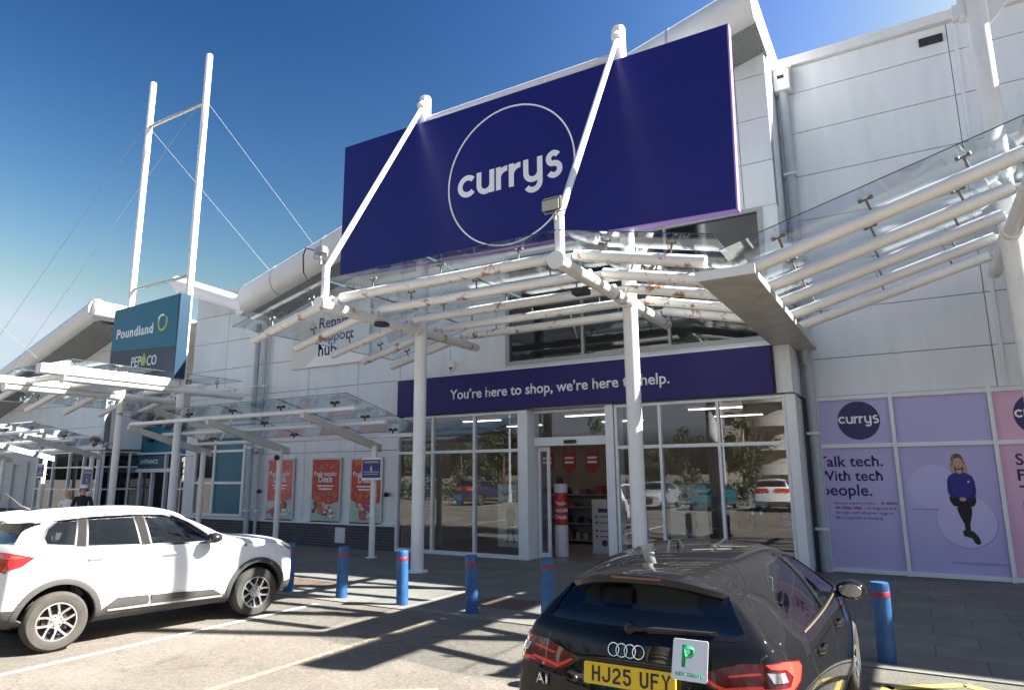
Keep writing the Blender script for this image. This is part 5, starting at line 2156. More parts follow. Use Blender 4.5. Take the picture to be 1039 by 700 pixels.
for sg, md in ((1, 'L'), (-1, 'R')):
    lp = sv.patch('tail_lamp', md, [(-1.98, 1.14), (-1.75, 1.135), (-1.53, 1.075), (-1.64, 0.99), (-1.80, 0.945), (-1.99, 0.94)], lampred, WV, off=0.016, skirt=0.012, seg=0.03)
    sv.patch('lamp_element', md, [(-1.97, 1.01), (-1.80, 1.005), (-1.80, 0.96), (-1.97, 0.955)], lampamber, lp, off=0.0185, seg=0.03)
    sv.patch('lamp_element', md, [(-1.93, 1.12), (-1.76, 1.12), (-1.60, 1.075), (-1.78, 1.07)], lampbright, lp, off=0.0185, seg=0.03)
    pl = [(0.70 * sg, 1.11), (0.55 * sg, 1.11), (0.50 * sg, 0.97), (0.70 * sg, 0.95)]
    sv.patch('tail_lamp', 'B', pl if sg > 0 else pl[::-1], lampred, WV, off=0.014, skirt=0.01)
    sv.patch('headlamp', md, [(1.66, 0.985), (1.80, 0.985), (1.98, 0.90), (2.02, 0.82), (1.86, 0.86)], mat('smoked_lamp', (0.10, 0.105, 0.11), 0.12, coat=1.0), WV, off=0.008, skirt=0.01, seg=0.03)
    sv.patch('side_vent', md, [(0.83, 1.045), (1.08, 1.02), (1.08, 0.985), (0.90, 1.0)], mat('vent_trim', (0.30, 0.30, 0.31), 0.3, metal=0.6), WV, off=0.008, skirt=0.008)
    sv.patch('pillar_trim', md, [(-1.112, 1.16), (-1.008, 1.15), (-0.972, 1.505), (-1.053, 1.50)], mat('pillar_black', (0.015, 0.015, 0.016), 0.75, spec=0.15), WV, off=0.003)
    sv.patch('pillar_trim', md, [(-0.362, 1.12), (-0.258, 1.115), (-0.318, 1.51), (-0.422, 1.515)], mat('pillar_black', (0.015, 0.015, 0.016), 0.75, spec=0.15), WV, off=0.003)
for poly in Vt['side_glass']:
    sv.seam('window_trim', 'L', poly, black, WV, w=0.03, off=0.001, mirror=True, closed=True)
sv.seam('door_seam', 'L', [(-0.30, 1.11), (-0.22, 0.80), (-0.215, 0.42)], mat('seam_grey', (0.06, 0.06, 0.06), 0.8), WV, mirror=True)
sv.seam('door_seam', 'L', [(0.74, 1.10), (0.80, 0.75), (0.74, 0.40)], MATS['seam_grey'], WV, mirror=True)
sv.seam('door_seam', 'L', [(-1.04, 1.15), (-0.98, 0.95), (-0.80, 0.62), (-0.78, 0.42)], MATS['seam_grey'], WV, mirror=True)
sv.seam('bonnet_seam', 'L', [(1.08, 1.035), (1.40, 1.015), (1.66, 0.99)], MATS['seam_grey'], WV, mirror=True)
for hx, hz in ((-0.98, 1.015), (-0.12, 0.985)):
    for sg in (1, -1):
        p, n_ = sv.cast('L' if sg > 0 else 'R', hx, hz)
        mb = MB()
        mb.tube([p, p + n_ * 0.03 + Vector((0.02, 0, 0)), p + n_ * 0.032 + Vector((0.16, 0, 0)), p + Vector((0.19, 0, 0))], [0.013, 0.014, 0.014, 0.012], 10)
        mb.build('door_handle', whitepaint, WV, smooth=50)
mirrors(WV, sv, 0.50, 1.095, mat('mirror_black', (0.02, 0.02, 0.021), 0.25), 0.02)
mb = MB()
rr = []
for y in [-0.62 + 1.24 * i / 12 for i in range(13)]:
    f = abs(y) / 0.62
    zt = 1.565 - 0.045 * f ** 2
    xe = -1.92 + 0.10 * f ** 2.5
    rr.append([(-1.50, y, zt + 0.02), (-1.72, y, zt + 0.0), (xe, y, zt - 0.022), (xe + 0.02, y, zt - 0.045), (-1.70, y, zt - 0.055), (-1.50, y, zt - 0.05)])
mb.loft(rr)
sp_ = mb.build('roof_spoiler', whitepaint, WV, smooth=35)
mb = MB()
mb.box(-1.925, -1.905, -0.16, 0.16, 1.522, 1.536)
mb.build('brake_light', lampdark, sp_)
mb = MB()
mb.tube([(-1.42, 0.0, 1.585), (-1.52, 0.0, 1.64), (-1.70, 0, 1.80)], [0.022, 0.011, 0.006], 8)
mb.build('aerial', black, WV, smooth=50)
for sg in (1, -1):
    mb = MB()
    pts = []
    for x in (-1.45, -1.35, -0.9, -0.4, -0.05, 0.05):
        p, n_ = sv.cast('T', x, 0.60 * sg)
        pts.append(p + Vector((0, 0, 0.022 if -1.4 < x < 0.0 else 0.0)))
    mb.tube(pts, 0.016, 8)
    mb.build('roof_rail', mat('rail_silver', (0.55, 0.55, 0.56), 0.3, metal=0.6), WV, smooth=50)
WV.rotation_euler = (0, 0, R(90.0 - 9.2))
hd = Vector((math.sin(R(9.2)), math.cos(R(9.2)), 0))
nl = Vector((-hd.y, hd.x, 0))
cw = Vector((-8.58, 5.62, 0)) + nl * 0.86
WV.location = cw


# --- parked cars across the aisle that the shop windows mirror
def recolour(root, m, body='body'):
    for c in COL.objects:
        if c.parent is root and c.name.split('.')[0] in (body, 'door_handle', 'roof_spoiler', 'door_mirror'):
            c.data = c.data.copy()
            c.data.materials[0] = m


for src, lab, colr, x, y, rz, nm in (
        (CB, 'teal hatchback parked across the aisle, mirrored in the shop glass', (0.0, 0.16, 0.19), -9.3, -8.6, -90, 'teal_hatchback'),
        (WV, 'white car parked across the aisle, mirrored in the right shop panes', (0.80, 0.80, 0.80), -6.1, -8.8, -90, 'white_hatchback'),
        (CB, 'silver grey hatchback parked across the aisle facing the shop', (0.34, 0.36, 0.40), -12.4, -8.4, 90, 'grey_hatchback'),
        (WV, 'red SUV parked across the aisle, mirrored in the left shop panes', (0.25, 0.02, 0.02), -18.3, -8.7, 90, 'red_suv'),
        (WV, 'dark blue SUV parked across the aisle near the lamp post', (0.02, 0.03, 0.08), -24.2, -8.7, -90, 'blue_suv')):
    c = copy_tree(src, skip=('sticker_card', 'number_plate', 'ring_emblem', 'model_badge'))
    c.name = nm
    c['label'] = lab
    c['group'] = 'cars in the opposite parking row'
    c.location = (x, y, 0)
    c.rotation_euler = (0, 0, R(rz))
    recolour(c, mat(nm + '_paint', colr, 0.3, coat=0.8))

# ------------------------------------------------------------------ bollards
def bollard():
    t = thing('bollard', '', 'bollard', (0, 0, 0), 'blue bollards along the kerb')
    mb = MB()
    mb.lathe([(0.092, 0.0), (0.092, 0.655)], (0, 0, 0), n=28)
    mb.lathe([(0.093, 0.715), (0.092, 0.79), (0.086, 0.806), (0.0, 0.810)], (0, 0, 0), n=28)
    mb.build('post', blue, t, smooth=40)
    mb = MB()
    mb.lathe([(0.092, 0.655), (0.0945, 0.657), (0.0945, 0.713), (0.093, 0.715)], (0, 0, 0), n=28)
    mb.build('reflective_band', redband, t, smooth=40)
    return t


BL = {-9.60: 'blue bollard half hidden by the nose of the white car',
      -8.33: 'blue bollard nearest right of the white car by the bay line',
      -7.04: 'blue bollard in front of the left white canopy mast',
      -5.74: 'blue bollard in front of the left shop panes near the rusty drain cover',
      -4.62: 'blue bollard before the doorway touching the black car outline',
      -0.45: 'blue bollard standing alone in shade right of the black car'}
b0 = bollard()
for i, (x, lab) in enumerate(BL.items()):
    o = b0 if i == 0 else copy_tree(b0)
    o.location = (x, 8.52 if x != -4.62 else 8.75, 0.004)
    o.rotation_euler = (R(random.uniform(-1.6, 1.6)), R(random.uniform(-1.6, 1.6)), random.uniform(0, 6))
    o['label'] = lab

# drain covers
for (x0, x1, y0, y1, lab) in ((-6.15, -5.25, 9.0, 9.75, 'rusty iron drain cover right of the fourth bollard'),
                              (-10.7, -9.35, 9.05, 9.6, 'rusty iron drain cover at the nose of the white car')):
    mb = MB()
    mb.box(x0, x1, y0, y0 + 0.05, -0.05, 0.012)
    mb.box(x0, x1, y1 - 0.05, y1, -0.05, 0.012)
    mb.box(x0, x0 + 0.05, y0 + 0.05, y1 - 0.05, -0.05, 0.012)
    mb.box(x1 - 0.05, x1, y0 + 0.05, y1 - 0.05, -0.05, 0.012)
    k = int((x1 - x0 - 0.1) / 0.07)
    for i in range(k):
        xx = x0 + 0.05 + (i + 0.5) * (x1 - x0 - 0.1) / k
        mb.box(xx - 0.018, xx + 0.018, y0 + 0.05, y1 - 0.05, -0.05, 0.011)
    mb.box(x0 + 0.05, x1 - 0.05, y0 + 0.05, y1 - 0.05, -0.06, 0.0075)
    tag(mb.build('drain_cover', ironrust, None, loc=((x0 + x1) / 2, (y0 + y1) / 2, 0)), lab, 'drain cover')


# ------------------------------------------------------------------ posters on the grey wall
def poster(x0, x1, z0, z1, label, variant):
    t = thing('wall_poster', label, 'poster', ((x0 + x1) / 2, 14.06, z0), 'posters on the grey wall')
    mb = MB()
    mb.box(x0, x1, 14.03, 14.085, z0, z1)
    mb.build('poster_frame', mat('poster_frame', (0.50, 0.52, 0.53), 0.35, metal=0.4), t, bevel=0.006)
    fr = 0.05
    a, b, c, d = x0 + fr, x1 - fr, z0 + fr, z1 - fr
    w, h = b - a, d - c

    def P(pts, m, dep, name):
        mb = MB()
        mb.xz([(a + u * w, c + v * h) for u, v in pts], 14.0295 - dep, 14.0305)
        return mb.build(name, m, t)
    P([(0, 0), (1, 0), (1, 1), (0, 1)], poster_teal, 0.001, 'poster_sheet')
    top = poster_pink if variant == 0 else poster_red
    P([(0, 1), (0, 0.36), (0.18, 0.30), (0.45, 0.265), (0.72, 0.27), (1, 0.32), (1, 1)] if variant else
      [(0, 1), (0, 0.33), (0.25, 0.30), (0.6, 0.29), (1, 0.34), (1, 1)], top, 0.002, 'printed_red_field')
    rnd = random.Random(int(x0 * 10) + 3)
    for k in range(26):
        u, v = rnd.uniform(0.06, 0.94), rnd.choice([rnd.uniform(0.84, 0.97), rnd.uniform(0.32, 0.52), rnd.uniform(0.34, 0.46)])
        r1, r2 = rnd.uniform(0.05, 0.10), rnd.uniform(0.02, 0.05)
        an = rnd.uniform(0, math.pi)
        q = []
        for j in range(12):
            e, f = r1 * math.cos(2 * math.pi * j / 12), r2 * math.sin(2 * math.pi * j / 12)
            q.append((min(0.98, max(0.02, u + e * math.cos(an) - f * math.sin(an))), min(0.985, v + (e * math.sin(an) + f * math.cos(an)) * w / h)))
        P(q, poster_orange if k % 3 else poster_berry, 0.0022 + 0.0002 * k, 'printed_petal')
    for k in range(16):
        u, v, r1 = rnd.uniform(0.08, 0.8), rnd.uniform(0.08, 0.27), rnd.uniform(0.05, 0.11)
        m = (poster_berry, mat('print_dark', (0.05, 0.06, 0.06), 0.4), poster_orange, redink, mat('print_pale', (0.55, 0.58, 0.52), 0.4))[k % 5]
        e = rnd.uniform(0.6, 1.2)
        P([(min(0.98, max(0.02, u + r1 * math.cos(2 * math.pi * j / 14))), max(0.01, v + e * r1 * (1 + 0.25 * math.sin(3 * j)) * math.sin(2 * math.pi * j / 14) * w / h)) for j in range(14)], m, 0.0078 + 0.0001 * k, 'printed_fruit')
    for k in range(9):
        u, v = rnd.uniform(0.45, 0.9), rnd.uniform(0.03, 0.16)
        P([(u, v), (min(0.98, u + 0.12), v + 0.02), (u + 0.03, v + 0.035)], white, 0.0096 + 0.0001 * k, 'printed_leaf')
    TFm = lambda u, v, dd: (u, 14.0205 - dd, v)
    text_on('Peak-tacular', TFm, letter, t, width=w * 0.86, at=(a + w * 0.07, c + h * 0.73), bold=0.02, thick=0.002, name='poster_lettering')
    text_on('Deals', TFm, letter, t, width=w * 0.52, at=(a + w * 0.24, c + h * 0.625), bold=0.02, thick=0.002, name='poster_lettering')
    mb = MB()
    for j, (u0, u1) in enumerate(((0.2, 0.8), (0.26, 0.74))):
        mb.box(a + u0 * w, a + u1 * w, 14.019, 14.0205, c + h * (0.555 - 0.05 * j), c + h * (0.575 - 0.05 * j))
    mb.build('poster_small_print', letter, t)


poster(-16.97, -15.80, 0.66, 2.47, 'pink and orange flower poster leftmost on the grey wall', 0)
poster(-15.08, -13.91, 0.66, 2.46, 'red and orange deals poster middle of the three on the wall', 1)
poster(-13.55, -12.38, 0.66, 2.43, 'red deals poster rightmost, half behind the post with navy notice', 2)

# navy notices strapped to posts
for x, y, z, lab, w, h in ((-11.52, 12.66, 2.12, 'small navy notice with white border strapped to the canopy post', 0.62, 0.44),
                           (-24.4, 12.66, 1.85, 'small navy notice on the far left canopy post', 0.55, 0.75),
                           (-27.6, 12.66, 2.2, 'small navy notice on the second post from left edge', 0.5, 0.4)):
    t = thing('notice', lab, 'notice', (x, y, z), 'navy notices on canopy posts')
    mb = MB()
    mb.box(x - w / 2, x + w / 2, y - 0.012, y + 0.005, z - h / 2 - 0.05, z + h / 2 + 0.05)
    mb.build('backing_board', white, t)
    mb = MB()
    mb.box(x - w / 2 + 0.015, x + w / 2 - 0.015, y - 0.016, y - 0.0125, z - h / 2, z + h / 2)
    mb.build('notice_panel', mat('notice_navy', (0.02, 0.03, 0.16), 0.45), t)
    mb = MB()
    for u0, u1, v in ((-0.36, 0.36, 0.38), (-0.40, 0.40, 0.32), (-0.42, 0.42, -0.20), (-0.38, 0.38, -0.32)):
        mb.box(x + u0 * w, x + u1 * w, y - 0.018, y - 0.0165, z + v * h, z + v * h + 0.018)
    mb.xz([(x - 0.03, z - 0.06), (x + 0.03, z - 0.06), (x + 0.03, z + 0.02), (x, z + 0.09), (x - 0.03, z + 0.02)], y - 0.018, y - 0.0165)
    mb.build('notice_print', mat('notice_print', (0.45, 0.47, 0.55), 0.5), t)
    mb = MB()
    mb.box(x - 0.09, x + 0.09, y + 0.006, y + 0.19, z + 0.12, z + 0.14)
    mb.box(x - 0.09, x + 0.09, y + 0.006, y + 0.19, z - 0.14, z - 0.12)
    mb.build('strap', steel, t)

# repair hub board
t = thing('wall_sign', 'white board about a repair hub behind the canopy wing', 'sign', (-14.6, 14.05, 5.15))
mb = MB()
mb.box(-16.17, -13.0, 14.0, 14.06, 5.15, 6.95)
mb.build('sign_board', white, t, bevel=0.006)
mb = MB()
mb.xz([(-16.15, 5.17), (-15.55, 5.17), (-15.15, 5.45), (-14.95, 5.75), (-14.95, 6.2), (-15.2, 6.5), (-15.7, 6.65), (-16.15, 6.6)], 13.9965, 13.9995)
mb.build('printed_sphere', mat('print_warm_grey', (0.66, 0.65, 0.62), 0.5), t)
for s_, z, w in (('Repair &', 6.30, 1.62), ('support', 5.88, 1.42), ('hub', 5.46, 0.74)):
    text_on(s_, lambda u, v, d: (u, 13.9955 - d, v), ink, t, width=w, at=(-15.0, z), bold=0.012, thick=0.004, name='sign_lettering')

# alarm box
t = thing('alarm_box', 'small white alarm bell box above the fascia band', 'alarm', (-10.1, 14.05, 4.7))
mb = MB()
mb.xz([(-10.19, 4.86), (-10.01, 4.86), (-10.02, 4.72), (-10.1, 4.60), (-10.18, 4.72)], 13.97, 14.09)
mb.build('alarm_case', white, t, bevel=0.012)
mb = MB()
mb.xz([(-10.16, 4.70), (-10.04, 4.70), (-10.1, 4.615)], 13.966, 13.969)
mb.build('alarm_lens', black, t)


# floodlight on the tie of the right beam, broken bracket on the left one
def floodlight(p, label, broken=False):
    p = Vector(p)
    t = thing('floodlight', label, 'floodlight', p)
    mb = MB()
    mb.tube([p, p + Vector((0, -0.02, 0.16))], 0.03, 8)
    mb.tube([p + Vector((-0.17, 0, 0.26)), p + Vector((-0.17, 0, 0.13)), p + Vector((0.17, 0, 0.13)), p + Vector((0.17, 0, 0.26))], 0.014, 8)
    mb.build('bracket', steel, t, smooth=40)
    if broken:
        mb = MB()
        mb.tube([p + Vector((-0.17, 0, 0.30)), p + Vector((-0.30, -0.1, 0.34)), p + Vector((-0.36, -0.1, 0.20)), p + Vector((-0.35, -0.08, -0.12)), p + Vector((-0.25, -0.02, -0.3))], 0.014, 6)
        mb.build('loose_cable', black, t, smooth=40)
        mb = MB()
        mb.box(p.x - 0.12, p.x + 0.1, p.y - 0.06, p.y + 0.08, p.z + 0.2, p.z + 0.34)
        mb.build('junction_box', steel, t, bevel=0.015)
        return
    mb = MB()
    c = p + Vector((-0.02, -0.02, 0.26))
    rr = []
    for f, w, h in ((-0.10, 0.155, 0.10), (0.0, 0.155, 0.105), (0.10, 0.09, 0.06)):
        rr.append([c + Vector((sx * w, f * 0.8, sz * h + f * 0.5)) for sx, sz in ((-1, -1), (1, -1), (1, 1), (-1, 1))])
    mb.loft(rr)
    mb.build('lamp_housing', mat('bronze_housing', (0.10, 0.095, 0.085), 0.4, metal=0.4), t, bevel=0.012)
    mb = MB()
    q = [c + Vector((sx * 0.135, -0.104 * 0.8, sz * 0.08 - 0.052)) for sx, sz in ((-1, -1), (1, -1), (1, 1), (-1, 1))]
    mb.prism([(0, 0), (1, 0), (1, 1), (0, 1)], lambda u, v: q[0] + (q[1] - q[0]) * u + (q[3] - q[0]) * v, lambda u, v: q[0] + (q[1] - q[0]) * u + (q[3] - q[0]) * v + Vector((0, -0.01, -0.003)))
    mb.build('lamp_lens', mat('lamp_lens', (0.45, 0.44, 0.36), 0.15), t)


floodlight((-4.2, 8.40, 5.66), 'floodlight on the tie end above the right canopy beam')
floodlight((-9.05, 8.40, 5.80), 'broken lamp bracket with dangling cable on left canopy beam', True)
mb = MB()
mb.lathe([(0.0, -0.04), (0.15, -0.035), (0.16, 0.0), (0.13, 0.03), (0.0, 0.04)], (-8.86, 9.9, 4.93), n=20)
tag(mb.build('canopy_lamp', black, None, loc=(-8.86, 9.9, 4.93), smooth=40), 'round black lamp under the left canopy beam', 'lamp')
mb = MB()
mb.box(-4.65, -4.38, 9.85, 10.05, 4.92, 5.02)
tag(mb.build('canopy_lamp', black, None, loc=(-4.5, 9.95, 4.97), bevel=0.01), 'square black lamp beside the right canopy beam', 'lamp')
for x, y, z, r, m, lab in ((-14.95, 12.64, 2.45, 0.075, black, 'small black globe lamp on the post before the pink poster'),
                           (-17.35, 13.9, 2.72, 0.09, steel, 'grey bulkhead lamp beside the downpipe'),
                           (-26.7, 13.95, 3.35, 0.15, lampamberglobe, 'amber globe lamp above the left shop windows'),
                           (-25.6, 15.5, 3.4, 0.15, black, 'dark globe lamp inside the teal entrance bay'),
                           (-17.25, 13.98, 1.5, 0.07, black, 'small dark box fixed by the downpipe'),
                           (-12.18, 13.98, 1.45, 0.07, black, 'small dark tap box right of the posters')):
    t = thing('wall_lamp', lab, 'lamp', (x, y, z))
    mb = MB()
    mb.lathe([(r * math.sin(math.pi * k / 8), -r * math.cos(math.pi * k / 8)) for k in range(1, 8)], (x, y, z), n=16, cap=True)
    mb.build('lamp_globe', m, t, smooth=60)
    mb = MB()
    mb.box(x - r * 0.6, x + r * 0.6, y + r * 0.7, y + r * 1.25, z - r * 0.6, z + r * 0.6)
    mb.build('lamp_base', steel, t)

# ------------------------------------------------------------------ things inside and on the shop windows
t = thing('promo_totem', 'round red and white promotional totem just inside the doorway', 'display', (-7.50, 15.0, 0))
mb = MB()
mb.lathe([(0.165, 0.02), (0.165, 0.75)], (-7.50, 15.0, 0), n=28)
mb.build('totem_column', mat('totem_white', (0.70, 0.66, 0.74), 0.5), t, smooth=40)
mb = MB()
mb.lathe([(0.1655, 0.75), (0.167, 0.76), (0.167, 1.5), (0.1655, 1.51)], (-7.50, 15.0, 0), n=28)
mb.build('totem_wrap', poster_red, t, smooth=40)


def on_cyl(u, v, d):
    a = u / 0.168 - math.pi / 2 + 0.35
    return (-7.50 + (0.1685 + d) * math.cos(a), 15.0 + (0.1685 + d) * math.sin(a), v)


for s_, z in (('Peak-', 1.22), ('tacular', 1.06), ('Deals', 0.90)):
    text_on(s_, on_cyl, letter, t, height=0.10, at=(-0.13, z), bold=0.02, thick=0.002)
mb = MB()
mb.lathe([(0.165, 1.5), (0.165, 1.72), (0.0, 1.722)], (-7.50, 15.0, 0), n=28)
mb.build('totem_cap', MATS['totem_white'], t, smooth=40)
mb = MB()
mb.box(-7.60, -7.44, 14.98, 15.02, 1.72, 1.88)
mb.build('totem_screen', black, t)
t = thing('leaflet_stand', 'pale free-standing information board inside the doorway', 'display', (-6.85, 16.0, 0))
mb = MB()
mb.box(-7.12, -6.56, 15.98, 16.03, 0.12, 1.32)
mb.build('board', mat('board_cream', (0.52, 0.50, 0.44), 0.6), t)
mb = MB()
mb.box(-7.1, -6.58, 15.9, 16.2, 0.01, 0.12)
mb.build('base', greypaint, t)
mb = MB()
for z in (0.9, 0.75, 0.55, 0.42):
    mb.xz(circ(-7.0, z, 0.03, n=12), 15.972, 15.979)
    mb.box(-6.92, -6.66, 15.972, 15.979, z - 0.01, z + 0.01)
mb.xz(circ(-6.80, 0.26, 0.08, n=20), 15.972, 15.979)
mb.box(-6.95, -6.7, 15.972, 15.979, 1.0, 1.1)
mb.build('board_print', ink, t)
rn = random.Random(11)
for k, (x, y, lab) in enumerate(((-8.3, 18.0, 'low shop shelf stocked with small boxes seen through the doorway'),
                                 (-9.8, 17.6, 'shop shelf with dark boxes behind the left panes'),
                                 (-4.2, 17.8, 'shop shelf with dark boxes behind the right panes'))):
    t = thing('display_shelf', lab, 'shelf', (x, y, 0))
    mb = MB()
    for z in (0.1, 0.55, 1.0, 1.35):
        mb.box(x - 0.9, x + 0.9, y - 0.25, y + 0.25, z, z + 0.03)
    mb.box(x - 0.9, x + 0.9, y + 0.25, y + 0.28, 0.02, 1.5)
    mb.build('shelf_unit', mat('shelf_grey', (0.22, 0.22, 0.23), 0.5), t)
    for j in range(22):
        z = rn.choice((0.13, 0.58, 1.03, 1.38))
        xx = x + rn.uniform(-0.8, 0.8)
        w, h = rn.uniform(0.05, 0.11), rn.uniform(0.10, 0.28)
        mb = MB()
        mb.box(xx - w, xx + w, y - 0.2, y + 0.15, z + 0.002, z + h)
        b = mb.build('stock_box', [mat('stock_dark', (0.05, 0.05, 0.06), 0.5), mat('stock_red', (0.25, 0.04, 0.04), 0.5), mat('stock_pale', (0.3, 0.29, 0.26), 0.5)][rn.randrange(3)], t)
for x, lab in ((-9.0, 'red hanging deal banner at left inside the shop'), (-8.3, 'red and white hanging banner in the middle of the shop doorway'), (-7.6, 'red and white hanging banner at right inside the shop')):
    t = thing('hanging_banner', lab, 'banner', (x, 17.2, 1.9), 'red banners hanging inside the shop')
    mb = MB()
    mb.xz([(x - 0.2, 2.55), (x - 0.2, 2.10), (x, 1.96), (x + 0.2, 2.10), (x + 0.2, 2.55)], 17.18, 17.20)
    mb.build('banner_cloth', mat('banner_red', (0.35, 0.03, 0.03), 0.6), t)
    mb = MB()
    mb.box(x - 0.14, x + 0.14, 17.17, 17.18, 2.24, 2.30)
    mb.box(x - 0.14, x + 0.14, 17.17, 17.18, 2.36, 2.42)
    mb.build('banner_print', white, t)
    mb = MB()
    mb.tube([(x - 0.15, 17.19, 2.55), (x - 0.15, 17.19, 3.49)], 0.006, 6)
    mb.tube([(x + 0.15, 17.19, 2.55), (x + 0.15, 17.19, 3.49)], 0.006, 6)
    mb.build('hanger', black, t)

# lit ceiling strips that glint through the panes
em = bpy.data.materials.new('lit_tube')
em.use_nodes = True
em.node_tree.nodes['Principled BSDF'].inputs['Emission Color'].default_value = (1.0, 0.92, 0.80, 1)
em.node_tree.nodes['Principled BSDF'].inputs['Emission Strength'].default_value = 1.1
k_ = 0
for y in (15.6, 18.0):
    for x in (-10.2, -7.0, -3.8):
        t = thing('ceiling_light', 'lit ceiling strip inside the shop, ' + ('front' if y < 16 else 'back') + ' row, ' + ('behind the left panes' if x < -9 else 'above the doorway' if x < -5 else 'behind the right panes'), 'ceiling light', (x, y, 3.4))
        mb = MB()
        mb.box(x - 0.62, x + 0.62, y - 0.09, y + 0.09, 3.42, 3.485)
        mb.build('light_housing', white, t)
        mb = MB()
        mb.box(x - 0.6, x + 0.6, y - 0.06, y + 0.06, 3.40, 3.418)
        mb.build('light_tube', em, t)


def window_board(x0, x1, z0, z1, label, y=14.25, text=None, fig=True):
    t = thing('window_board', label, 'notice board', ((x0 + x1) / 2, y, z0))
    mb = MB()
    mb.box(x0, x1, y, y + 0.015, z0, z1)
    mb.build('board', mat('board_lime_grey', (0.50, 0.50, 0.43), 0.6), t)
    if text:
        h = (z1 - z0)
        for i, s_ in enumerate(text):
            text_on(s_, lambda u, v, d: (u, y - 0.001 - d, v), ink, t, height=0.10, at=(x0 + 0.12, z1 - 0.26 - 0.18 * i), bold=0.012, thick=0.002)
    if fig:
        cx = (x0 + x1) / 2 + 0.05
        mb = MB()
        mb.xz(circ(cx, z0 + 0.98, 0.05, n=14), y - 0.004, y - 0.001)
        mb.xz([(cx - 0.10, z0 + 0.92), (cx + 0.10, z0 + 0.92), (cx + 0.13, z0 + 0.62), (cx + 0.08, z0 + 0.55), (cx + 0.10, z0 + 0.30), (cx + 0.14, z0 + 0.10), (cx + 0.08, z0 + 0.10), (cx, z0 + 0.42),
               (cx - 0.08, z0 + 0.10), (cx - 0.14, z0 + 0.10), (cx - 0.10, z0 + 0.32), (cx - 0.08, z0 + 0.55), (cx - 0.13, z0 + 0.62)], y - 0.004, y - 0.001)
        mb.build('printed_figure', mat('print_brown', (0.17, 0.12, 0.09), 0.6), t)
    return t


window_board(-8.85, -8.22, 0.25, 1.72, 'pale cash for trash board behind the left glass by the door', text=('Cash', 'for trash'))
window_board(-4.55, -3.75, 0.25, 1.72, 'pale cash for trash board behind the glass by the right mast', text=('Cash', 'for trash'))
for x0, x1, z0, z1, m, lab in ((-11.55, -10.85, 1.05, 2.15, mat('notice_navy', (0.02, 0.03, 0.16), 0.45), 'navy opening hours panel inside the leftmost shop pane'),
                               (-10.45, -10.28, 1.25, 1.45, yellowgreen, 'small yellow and black sticker in the second shop pane'),
                               (-10.12, -9.84, 1.22, 1.46, mat('pale_blue_card', (0.25, 0.42, 0.52), 0.5), 'small pale blue card in the second shop pane'),
                               (-2.92, -2.55, 1.30, 1.55, mat('notice_grey', (0.25, 0.26, 0.27), 0.5), 'grey notice in the right-hand shop pane'),
                               (-2.34, -2.12, 0.98, 1.24, navyband, 'small purple notice near the corner of the right shop pane')):
    t = thing('window_notice', lab, 'notice', ((x0 + x1) / 2, 14.16, z0))
    mb = MB()
    mb.box(x0, x1, 14.15, 14.16, z0, z1)
    mb.build('notice_card', m, t)
    if m is yellowgreen:
        mb = MB()
        mb.xz(circ((x0 + x1) / 2, (z0 + z1) / 2, 0.055, n=16), 14.146, 14.149)
        mb.build('notice_print', plateblack, t)
    else:
        mb = MB()
        k = int((z1 - z0) / 0.09)
        for i in range(k):
            mb.box(x0 + 0.04, x1 - 0.04 - 0.05 * (i % 2), 14.147, 14.149, z0 + 0.05 + i * 0.085, z0 + 0.065 + i * 0.085)
        mb.build('notice_print', mat('notice_print', (0.45, 0.47, 0.55), 0.5), t)
for x, lab in ((-2.84, 'left of two tiny square pictogram stickers on the right pane'), (-2.68, 'right of two tiny square pictogram stickers on the right pane')):
    t = thing('pictogram_sticker', lab, 'sticker', (x, 14.12, 1.2))
    mb = MB()
    mb.box(x - 0.06, x + 0.06, 14.13, 14.135, 1.12, 1.24)
    mb.build('sticker_card', mat('sticker_maroon', (0.12, 0.03, 0.05), 0.5), t)
    mb = MB()
    mb.xz(circ(x, 1.18, 0.035, n=14), 14.127, 14.1295)
    mb.build('sticker_print', white, t)


